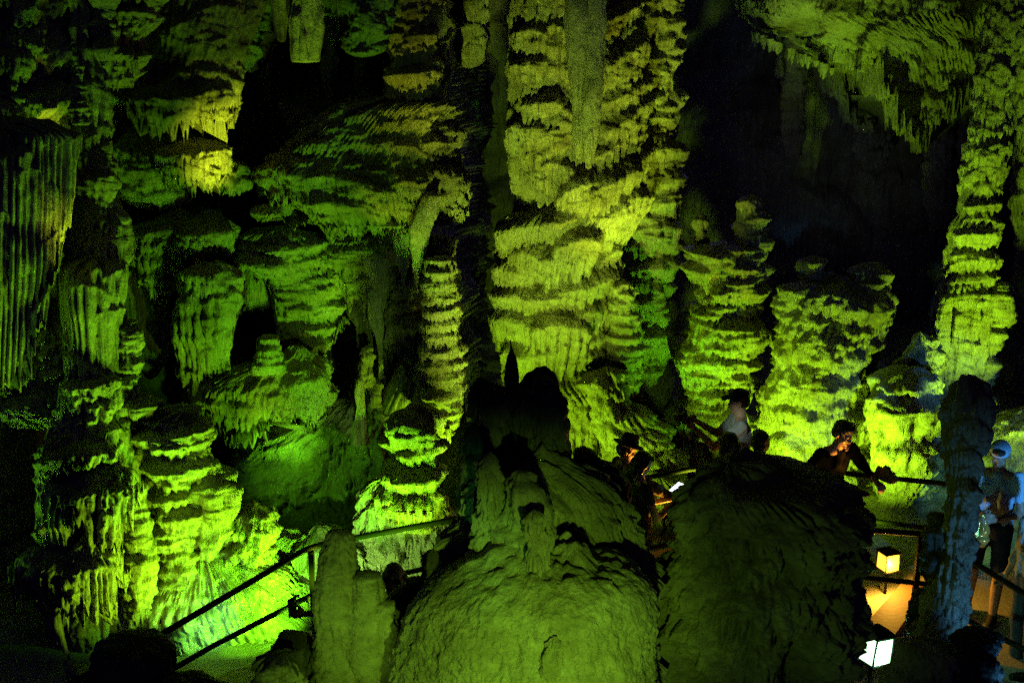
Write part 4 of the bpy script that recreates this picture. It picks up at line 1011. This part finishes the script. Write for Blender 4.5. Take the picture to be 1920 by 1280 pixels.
def lantern(label, px, py, z, s, rot, glass_col, estr, watts, lcol, tilt=0):
    P = atz(px, py, z)
    root = empty('lantern', (P.x, P.y, z - .35 * s / .16), label, 'lantern', 'box lanterns beside the path')
    R = Matrix.Rotation(rot, 3, 'Z') @ Matrix.Rotation(tilt, 3, 'Y')
    g = plain_mat('lit_glass', glass_col, .3, 0, 0, 5, .0, emit=glass_col, estr=estr)
    b = MB(); b.box(P, (s, s, s * 1.15), R, .94); b.build('glass', g, root, bevel=.006, loc=P.copy())
    b = MB()
    up = R @ Vector((0, 0, 1))
    b.box(P + up * s * .64, (s * 1.22, s * 1.22, s * .1), R); b.box(P + up * s * .8, (s * 1.12, s * 1.12, s * .24), R, .45); b.box(P + up * s * .96, (s * .2, s * .2, s * .1), R)
    b.build('cap', 'metal', root, bevel=.004)
    b = MB()
    for sx in (-1, 1):
        for sy in (-1, 1):
            o_ = R @ Vector((sx * s * .5, sy * s * .5, 0)); b.box(P + o_, (s * .06, s * .06, s * 1.17), R)
    b.box(P - up * s * .61, (s * 1.1, s * 1.1, s * .07), R)
    b.build('frame', 'metal', root)
    b = MB(); b.tube([P - up * s * .6, P - up * s * 1.2, Vector((P.x, P.y, z - .55))], s * .09); b.build('post', 'metal', root)
    c = glow('lantern_light', P + Vector((0, 0, -s * 1.0)) + Vector((0, -.02, 0)), watts, lcol, .04)
    c.location = P + R @ Vector((-s * .2, -s * .8, -s * .1))
    return root
lantern('orange lit box lantern on a short post behind the short handrail', 1665, 1050, 1.02, .15, .35, (1.0, .46, .04), 2.2, 40, (1.0, .5, .05))
lantern('larger white green lit box lantern at the bottom, tipped slightly sideways', 1640, 1212, 1.1, .2, .5, (.62, 1.0, .6), 1.9, 8, (.3, 1.0, .5), .12)
# ================================================================== people
def skin_mat(name, c): return plain_mat(name, c, .5, 0, .15, 40, .12)
M['skin'] = skin_mat('skin', (.46, .28, .19)); M['skin_tan'] = skin_mat('tanned_skin', (.34, .2, .13))
def cloth(name, c):
    m = plain_mat(name, c, .9, 0, .3, 120, .15); m.node_tree.nodes['Principled BSDF'].inputs['Specular IOR Level'].default_value = .08
    return m
M['hair_dark'] = plain_mat('dark_hair', (.025, .017, .012), .45, 0, .8, 90, .4)
M['hair_brown'] = plain_mat('brown_hair', (.11, .065, .03), .45, 0, .8, 90, .4)
M['black_cloth'] = cloth('black_cloth', (.008, .008, .009)); M['olive_cloth'] = cloth('olive_cloth', (.07, .065, .04))
M['white_cloth'] = cloth('white_cloth', (.62, .62, .6)); M['grey_cloth'] = cloth('grey_cloth', (.3, .31, .32)); M['blue_cloth'] = cloth('pale_blue_cloth', (.38, .58, .75))
M['navy_cloth'] = cloth('navy_cloth', (.02, .025, .06)); M['straw'] = cloth('brown_straw', (.09, .07, .045)); M['gold'] = plain_mat('crinkled_gold_foil', (.7, .42, .08), .25, .6, 1.0, 25, .3)
M['shoe'] = cloth('dark_leather', (.04, .035, .03)); M['plastic'] = plain_mat('black_plastic', (.02, .02, .02), .3); M['yellow_cloth'] = cloth('mustard_cloth', (.45, .33, .08))
M['denim'] = cloth('faded_denim', (.06, .08, .13))
M['screen'] = plain_mat('lit_screen', (.7, .8, 1), .2, emit=(.7, .82, 1), estr=4.0)
M['lens'] = plain_mat('glass_lens', (.03, .03, .04), .08)
M['eye'] = plain_mat('eye_white', (.6, .58, .55), .2)

def ball(c, r, n=14, m=10, R=None):
    V, Fq = [], []
    for i in range(m + 1):
        a = math.pi * i / m
        for k in range(n):
            q = 2 * math.pi * k / n
            v = Vector((math.sin(a) * math.cos(q) * r[0], math.sin(a) * math.sin(q) * r[1], math.cos(a) * r[2]))
            V.append(Vector(c) + (R @ v if R else v))
    for i in range(m):
        for k in range(n):
            k2 = (k + 1) % n
            Fq.append((i * n + k, (i + 1) * n + k, (i + 1) * n + k2, i * n + k2))
    return V, Fq
def caps(a, b, ra, rb):
    a, b = Vector(a), Vector(b)
    d = (b - a).normalized()
    pts, rs = [], []
    for f in (-1, -.8, -.5, 0):
        pts.append(a + d * ra * f); rs.append(max(.001, ra * math.sqrt(max(0, 1 - f * f))))
    for f in (.25, .5, .75):
        pts.append(a.lerp(b, f)); rs.append(ra + (rb - ra) * f)
    for f in (0, .5, .8, 1):
        pts.append(b + d * rb * f); rs.append(max(.001, rb * math.sqrt(max(0, 1 - f * f))))
    return tube_geo(pts, rs, 12)

def remeshed(name, geo, mat, parent, voxel, smooth=4, rough=0.0, seed=1):
    """one continuous skin over overlapping tapered volumes"""
    V, Fq = [], []
    for v, f in geo:
        o_ = len(V); V += v; Fq += [tuple(i + o_ for i in g) for g in f]
    me = bpy.data.meshes.new(name); me.from_pydata([tuple(v) for v in V], [], Fq); me.update()
    t = bpy.data.objects.new(name + '_volume', me); COL.objects.link(t)
    m = t.modifiers.new('r', 'REMESH'); m.mode = 'VOXEL'; m.voxel_size = voxel; m.use_smooth_shade = True
    if smooth:
        s_ = t.modifiers.new('s', 'SMOOTH'); s_.iterations = smooth; s_.factor = .5
    dg = bpy.context.evaluated_depsgraph_get()
    me2 = bpy.data.meshes.new_from_object(t.evaluated_get(dg))
    bpy.data.objects.remove(t, do_unlink=True); bpy.data.meshes.remove(me)
    me2.name = name
    n = len(me2.vertices); co = np.empty(n * 3, dtype=np.float32); me2.vertices.foreach_get('co', co); co = co.reshape(-1, 3).astype(np.float64)
    if rough:
        nn = np.empty(n * 3, dtype=np.float32); me2.vertices.foreach_get('normal', nn); nn = nn.reshape(-1, 3)
        co = co + nn * (rough * fbm(co[:, 0] * 14, co[:, 1] * 14, co[:, 2] * 9, seed, 3))[:, None]
    me2.vertices.foreach_set('co', co.astype(np.float32).reshape(-1)); me2.update(); me2.shade_smooth()
    me2.materials.clear(); me2.materials.append(M[mat])
    o = bpy.data.objects.new(name, me2); COL.objects.link(o); o.parent = parent
    return o

def hand(geo, wrist, dirn, palm_n, s, curl=.5):
    """palm, four bent fingers of unequal length and a thumb from the side of the palm"""
    w = Vector(wrist); d = Vector(dirn).normalized(); nrm = Vector(palm_n).normalized(); side = d.cross(nrm).normalized(); nrm = side.cross(d).normalized()
    k = w + d * .085
    for u in (-.028, -.01, .01, .028):
        geo.append(caps(w + d * .02 + side * u * .6, k + side * u, .017, .014))
    for i, (u, L_) in enumerate(((-.03, .06), (-.01, .078), (.011, .086), (.031, .074))):
        a = k + side * u
        c1 = curl; c2 = curl * 2.1
        b = a + (d * math.cos(c1) + nrm * math.sin(c1)) * L_ * .5
        c = b + (d * math.cos(c2) + nrm * math.sin(c2)) * L_ * .5
        geo.append(caps(a, b, .0105, .0098)); geo.append(caps(b, c, .0098, .0085))
    a = w + d * .03 + side * .032; b = a + (d * .6 + side * .55 + nrm * .4).normalized() * .042; c = b + (d * .85 + nrm * .5 * (1 if curl else 0)).normalized() * .035
    geo.append(caps(a, b, .014, .012)); geo.append(caps(b, c, .012, .010))

def person(label, px, py_head, head_z, floor, yaw, J=None, height=1.72, skin='skin', shirt='black_cloth', sleeve=.5, trousers='navy_cloth', leg=1.0, hair='hair_dark', hairlen=0, hat=None,
           head_pitch=0.0, head_yaw=0.0, lean=0.0, glasses=False, face=True, group=None, voxel=.0095, extra=None, shirt_hem=0.0):
    P = atz(px, py_head, head_z)
    s = height / 1.72
    yaw = math.radians(yaw)
    R = Matrix.Rotation(yaw - math.pi / 2, 3, 'Z')        # local +y is forward, +x the person's right
    j = dict(pelvis=(0, 0, .95), waist=(0, .0, 1.1), chest=(0, .0, 1.28), neck=(0, 0, 1.46), head=(0, .02, 1.61),
             sr=(.175, 0, 1.41), sl=(-.175, 0, 1.41), er=(.24, -.03, 1.13), el=(-.24, -.03, 1.13), wr=(.25, .08, .89), wl=(-.25, .08, .89),
             hr=(.09, 0, .92), hl=(-.09, 0, .92), kr=(.1, .02, .5), kl=(-.1, .02, .5), ar=(.11, -.02, .08), al=(-.11, -.02, .08))
    j.update(J or {})
    j = {k: Vector(v) * s for k, v in j.items() if len(v) == 3 and not k.startswith('pn') and not k.startswith('hd')}
    if lean:
        L = Matrix.Rotation(-lean, 3, 'X'); pv = j['pelvis'].copy()
        for k in ('waist', 'chest', 'neck', 'head', 'sr', 'sl'):
            j[k] = pv + L @ (j[k] - pv)
    hd = j['head'].copy()
    base = Vector((P.x, P.y, floor)) - R @ Vector((hd.x, hd.y, 0))
    base.z = P.z - hd.z if floor is None else floor
    root = empty('person', base, label, 'person', group)
    root.rotation_euler = (0, 0, yaw - math.pi / 2)
    HR = Matrix.Rotation(head_yaw, 3, 'Z') @ Matrix.Rotation(-head_pitch, 3, 'X')
    hp = lambda x, y, z: hd + HR @ (Vector((x, y, z)) * s)
    g = []
    # head: skull, jaw, brow, nose, ears
    g.append(ball(hp(0, -.012, .03), (.074 * s, .092 * s, .088 * s), R=HR)); g.append(ball(hp(0, .022, -.04), (.056 * s, .064 * s, .074 * s), R=HR))
    g.append(ball(hp(0, .07, .018), (.05 * s, .02 * s, .012 * s), R=HR)); g.append(caps(hp(0, .078, .012), hp(0, .1, -.026), .009 * s, .014 * s))
    g.append(ball(hp(0, .076, -.062), (.026 * s, .014 * s, .009 * s), R=HR)); g.append(ball(hp(0, .072, -.098), (.022 * s, .016 * s, .016 * s), R=HR))
    for q in (-1, 1):
        g.append(ball(hp(q * .078, -.008, -.01), (.011 * s, .02 * s, .032 * s), R=HR)); g.append(ball(hp(q * .036, .055, -.03), (.024 * s, .022 * s, .02 * s), R=HR))
    g.append(caps(j['neck'] - Vector((0, .005, .03)), hd + Vector((0, -.015, -.05)), .06 * s, .052 * s))
    g.append(caps(j['neck'] + Vector((.0, 0, -.03)), j['sr'] + Vector((-.03, 0, .0)), .055 * s, .05 * s)); g.append(caps(j['neck'] + Vector((0, 0, -.03)), j['sl'] + Vector((.03, 0, 0)), .055 * s, .05 * s))
    def torso(ex):
        t = []
        for q in (-1, 1):
            sh = j['sr'] if q > 0 else j['sl']
            x_ = (j['sr'] - j['sl']).normalized() * q
            t.append(caps(j['pelvis'] + x_ * .06, j['waist'] + x_ * .045, .11 * s + ex, .1 * s + ex)); t.append(caps(j['waist'] + x_ * .045, j['chest'] + x_ * .065, .1 * s + ex, .108 * s + ex))
            t.append(caps(j['chest'] + x_ * .065, sh - Vector((0, 0, .03)) - x_ * .03, .108 * s + ex, .062 * s + ex))
        t.append(caps(j['chest'], j['neck'] - Vector((0, 0, .05)), .1 * s + ex, .06 * s + ex))
        return t
    g += torso(0)
    for q in ('r', 'l'):
        g.append(caps(j['s' + q], j['e' + q], .05 * s, .04 * s)); g.append(caps(j['e' + q], j['w' + q], .04 * s, .026 * s))
        dr = (j['w' + q] - j['e' + q]).normalized()
        pn = Vector(J.get('pn' + q, (0, 1, -.2))) if J else Vector((0, 1, -.2))
        cu = (J or {}).get('curl' + q, (.5,))[0]
        hdn = Vector((J or {}).get('hd' + q, tuple(dr)))
        hand(g, j['w' + q], hdn, pn, s, cu)
        g.append(caps(j['h' + q], j['k' + q], .08 * s, .055 * s)); g.append(caps(j['k' + q], j['k' + q].lerp(j['a' + q], .35) + Vector((0, -.015, 0)), .054 * s, .055 * s)); g.append(caps(j['k' + q].lerp(j['a' + q], .35) + Vector((0, -.015, 0)), j['a' + q], .055 * s, .036 * s))
        g.append(caps(j['a' + q] + Vector((0, -.03, -.03)), j['a' + q] + Vector((0, .15, -.045)), .036 * s, .028 * s))
    body = remeshed('body', g, skin, root, voxel, 3)
    # clothing
    t = torso(.014)
    for q in ('r', 'l'):
        if sleeve > 0:
            e = j['s' + q].lerp(j['e' + q], min(1, sleeve * 1.1)); t.append(caps(j['s' + q], e, .064 * s, .056 * s))
            if sleeve > 1: t.append(caps(j['e' + q], j['e' + q].lerp(j['w' + q], min(.95, sleeve - 1)), .054 * s, .04 * s))
    if shirt_hem:
        t.append(caps(j['pelvis'] + Vector((.05, 0, -.02)), j['pelvis'] + Vector((.06, 0, -shirt_hem)), .125 * s, .13 * s)); t.append(caps(j['pelvis'] + Vector((-.05, 0, -.02)), j['pelvis'] + Vector((-.06, 0, -shirt_hem)), .125 * s, .13 * s))
    remeshed('shirt', t, shirt, root, voxel * 1.2, 3, .012, 5)
    t = [caps(j['pelvis'] + Vector((.05, 0, -.01)), j['pelvis'] + Vector((.055, 0, -.05)), .134 * s, .128 * s), caps(j['pelvis'] + Vector((-.05, 0, -.01)), j['pelvis'] + Vector((-.055, 0, -.05)), .134 * s, .128 * s)]
    for q in ('r', 'l'):
        k1 = j['h' + q].lerp(j['k' + q], min(1, leg * 1.6)); t.append(caps(j['h' + q], k1, .1 * s, (.08 if leg < .7 else .07) * s))
        if leg > .65: t.append(caps(j['k' + q], j['k' + q].lerp(j['a' + q], .9), .07 * s, .058 * s))
    remeshed('trousers' if leg > .65 else 'shorts', t, trousers, root, voxel * 1.2, 3, .008, 9)
    for q in ('r', 'l'):
        a = j['a' + q]
        remeshed('shoe', [caps(a + Vector((0, -.04, -.035)), a + Vector((0, .17, -.045)), .045 * s, .036 * s), caps(a + Vector((0, -.02, 0)), a + Vector((0, .03, -.03)), .045, .04)], 'shoe', root, .012, 2)
    # hair
    hg = [ball(hp(0, -.022, .045), (.084 * s, .095 * s, .088 * s), R=HR), ball(hp(0, -.045, -.0), (.079 * s, .07 * s, .075 * s), R=HR), ball(hp(0, .045, .088), (.06 * s, .045 * s, .03 * s), R=HR)]
    if hairlen > 0:
        for q in (-1, 0, 1):
            hg.append(caps(hp(q * .055, -.04, .0), hp(q * .062, -.05, -.05 - hairlen), .05 * s, .035 * s))
        for q in (-1, 1):
            hg.append(caps(hp(q * .072, .01, .03), hp(q * .075, .0, -.03 - hairlen * .7), .028 * s, .022 * s))
    remeshed('hair', hg, hair, root, voxel * .9, 2, .006, 3)
    if face:
        for q in (-1, 1):
            e = MB(); e.add(*ball(hp(q * .031, .072, -.002), (.014 * s, .008 * s, .0075 * s), 8, 6, HR)); eo = e.build('eye', 'eye', None, loc=hp(q * .031, .072, -.002)); eo.parent = root
            e = MB(); e.add(*ball(hp(q * .031, .0795, -.002), (.006 * s, .003 * s, .006 * s), 8, 6, HR)); po = e.build('pupil', 'hair_dark', None, loc=Vector((0, 0, 0)));
            po.data.transform(Matrix.Translation(-eo.location)); po.parent = eo
        e = MB(); e.add(*ball(hp(0, .089, -.062), (.022 * s, .004 * s, .004 * s), 8, 6, HR)); eo = e.build('lips', 'skin_tan', None, loc=hp(0, .089, -.062)); eo.parent = root
    if glasses:
        e = MB()
        for q in (-1, 1):
            c = [hp(q * .034 + .026 * math.cos(a_ / 12 * 2 * math.pi), .096, .0 + .019 * math.sin(a_ / 12 * 2 * math.pi)) for a_ in range(13)]
            e.tube(c, .0028, 6); e.tube([hp(q * .06, .094, .004), hp(q * .08, .0, .004)], .0028, 6)
        e.tube([hp(-.01, .098, .004), hp(.01, .098, .004)], .0028, 6)
        eo = e.build('glasses', 'plastic', None, loc=hd.copy()); eo.parent = root
    if hat == 'cap':
        e = [ball(hp(0, -.012, .062), (.088 * s, .1 * s, .072 * s), R=HR)]
        e += [caps(hp(q * .02, .06, .06), hp(q * .03, .155, .045), .014, .008) for q in (-2, -1, 0, 1, 2)]
        remeshed('cap', e, 'navy_cloth', root, .008, 2)
    if hat == 'brim':
        e = [ball(hp(0, -.01, .085), (.086 * s, .095 * s, .07 * s), R=HR), ball(hp(0, -.005, .052), (.15 * s, .165 * s, .018 * s), 24, 8, R=HR), caps(hp(0, -.06, .13), hp(0, .04, .13), .04, .04)]
        remeshed('hat', e, 'straw', root, .008, 2)
    if hat == 'bandana':
        e = [ball(hp(0, -.02, .055), (.088 * s, .1 * s, .082 * s), R=HR)]
        remeshed('cap', e, 'blue_cloth', root, .009, 2)
    return root, j, R, base

def world_of(base, R, v): return base + R @ Vector(v)

FL = .66
# selfie taker: arm stretched out to the left with a phone
r1, j1, R1, b1 = person('brown haired woman in a white top reaching out her phone past the square topped post', 738, 1096, 2.14, FL, 252, height=1.62, hair='hair_brown', hairlen=.09, shirt='white_cloth', sleeve=.3,
    head_pitch=.45, head_yaw=-.25, J=dict(er=(.45, .08, 1.30), wr=(.71, .14, 1.27), pnr=(-.3, .2, .9), curlr=(.9,), el=(-.26, .0, 1.12), wl=(-.2, .2, .98)))
# hat
r2, j2, R2, b2 = person('man in a round brimmed hat standing close behind the phone user, hand on the rail', 1176, 852, 2.18, FL, 20, height=1.68, hat='brim', shirt='olive_cloth', sleeve=1.9, head_pitch=.35,
    J=dict(er=(.24, .25, 1.25), wr=(.16, .48, 1.08), pnr=(0, 0, -1), el=(-.28, .2, 1.2), wl=(-.3, .42, 1.0), pnl=(0, 0, -1)))
r3, j3, R3, b3 = person('dark haired visitor in an olive top looking down at a lit phone, rimmed in orange', 1203, 880, 2.12, FL, 12, height=1.62, hairlen=.06, shirt='olive_cloth', sleeve=.35, trousers='yellow_cloth', leg=.3, head_pitch=.55, head_yaw=0,
    J=dict(er=(.2, .12, 1.1), wr=(.08, .33, 1.2), pnr=(-.2, .3, .9), curlr=(.8,), el=(-.2, .1, 1.1), wl=(-.06, .33, 1.18), pnl=(.2, .3, .9), curll=(.8,)), shirt_hem=.12)
r4, j4, R4, b4 = person('man in a dark cap and pale grey shirt facing left with a raised camera', 1385, 750, 2.48, .8, 172, height=1.78, hat='cap', shirt='grey_cloth', sleeve=.6, head_pitch=.15,
    J=dict(er=(.22, .2, 1.2), wr=(.1, .42, 1.36), pnr=(-.6, .5, .3), curlr=(.8,), el=(-.2, .24, 1.2), wl=(-.04, .44, 1.34), pnl=(.6, .4, .3), curll=(.8,)))
r5, j5, R5, b5 = person('black silhouette of a long haired visitor just below the cap wearer', 1366, 832, 2.34, FL+.06, 105, height=1.72, hairlen=.16, shirt='black_cloth', sleeve=1.8, face=False)
r6, j6, R6, b6 = person('black silhouette of a short haired visitor, right of the long haired silhouette', 1424, 832, 2.34, FL+.06, 95, height=1.74, shirt='black_cloth', sleeve=1.8, face=False)
r7, j7, R7, b7 = person('man in dark clothes with glasses bending over the rail, his face lit orange from below', 1580, 822, 2.26, FL, -62, height=1.8, hair='hair_dark', shirt='black_cloth', sleeve=1.7, glasses=True, lean=.3, head_pitch=.35, head_yaw=.1, skin='skin',
    J=dict(el=(-.36, .10, 1.2), wl=(-.28, .40, 1.12), pnl=(0, .2, -1), curll=(.9,), er=(.25, .02, 1.13), wr=(.2, .26, .98)))
r8, j8, R8, b8 = person('man in a pale blue shirt and dark shorts holding a gold bag', 1874, 862, 2.26, FL, 238, height=1.76, skin='skin_tan', shirt='blue_cloth', sleeve=.55, trousers='navy_cloth', leg=.55, hat='bandana', head_pitch=.5,
    J=dict(er=(.26, .05, 1.14), wr=(.06, .3, 1.14), pnr=(-.5, .5, 0), curlr=(.9,), el=(-.24, .08, 1.12), wl=(-.02, .34, 1.1), pnl=(.4, .5, 0), curll=(.9,), kr=(.12, .03, .5), ar=(.14, -.02, .08), kl=(-.1, .02, .5), al=(-.1, .06, .08)))
r9, j9, R9, b9 = person('visitor cut off by the right edge, only a lit sleeve and leg showing', 1948, 958, 2.1, FL - .1, 190, height=1.66, shirt='grey_cloth', sleeve=1.6, trousers='denim', face=False)

# things they hold
def phone(label, P, R, mat='plastic'):
    b = MB(); b.box(P, (.075, .01, .15), R); o = b.build('phone', 'plastic', bevel=.003, loc=Vector(P)); tag(o, label, 'phone')
    b = MB(); b.box(Vector(P) + R @ Vector((0, -.0062, 0)), (.066, .002, .135), R); c = b.build('screen', 'screen' if mat == 'lit' else 'lens', o, loc=Vector(P) + R @ Vector((0, -.0062, 0)))
    return o
w = world_of(b1, R1, j1['wr'] + (j1['wr'] - j1['er']).normalized() * .1 + Vector((0, 0, .06)))
phone('dark phone held upright at arm’s length before the handrail post', w, Matrix.Rotation(.9, 3, 'Z'))
w = world_of(b3, R3, (.0, .37, 1.25))
phone('phone with a bright white screen in the hands of the visitor in the olive top', w, Matrix.Rotation(math.radians(-50), 3, 'Z') @ Matrix.Rotation(-1.2, 3, 'X'), 'lit')
def camera_thing(label, P, R, s=1):
    root = empty('camera', P, label, 'camera'); P = Vector(P)
    b = MB(); b.box(P, (.13 * s, .06 * s, .09 * s), R); b.box(P + R @ Vector((0, 0, .052 * s)), (.05 * s, .05 * s, .03 * s), R, .7); b.build('camera_body', 'plastic', root, bevel=.006)
    b = MB(); b.tube([P + R @ Vector((0, .02 * s, 0)), P + R @ Vector((0, .11 * s, 0))], .036 * s, 16); b.build('lens_barrel', 'plastic', root)
    return root
camera_thing('black camera raised by the man in the dark cap', world_of(b4, R4, j4['wr'].lerp(j4['wl'], .5) + Vector((0, .1, .06))), Matrix.Rotation(math.radians(82), 3, 'Z'))
camera_thing('bulky black camera held over the rail by the man with glasses', world_of(b7, R7, j7['wl'] + Vector((.0, .09, .10))), Matrix.Rotation(math.radians(-60), 3, 'Z') @ Matrix.Rotation(-.5, 3, 'X'), 1.35)
# gold bag
w = world_of(b8, R8, j8['wr'].lerp(j8['wl'], .5) + Vector((.02, .1, -.1)))
gb = [ball(w, (.075, .06, .12)), ball(w + Vector((0, 0, -.08)), (.09, .07, .06)), ball(w + Vector((.01, 0, .12)), (.03, .03, .05))]
o = remeshed('bag', gb, 'gold', None, .012, 0, .03, 3); tag(o, 'crinkled gold bag hanging from the hands of the man in the blue shirt', 'bag')
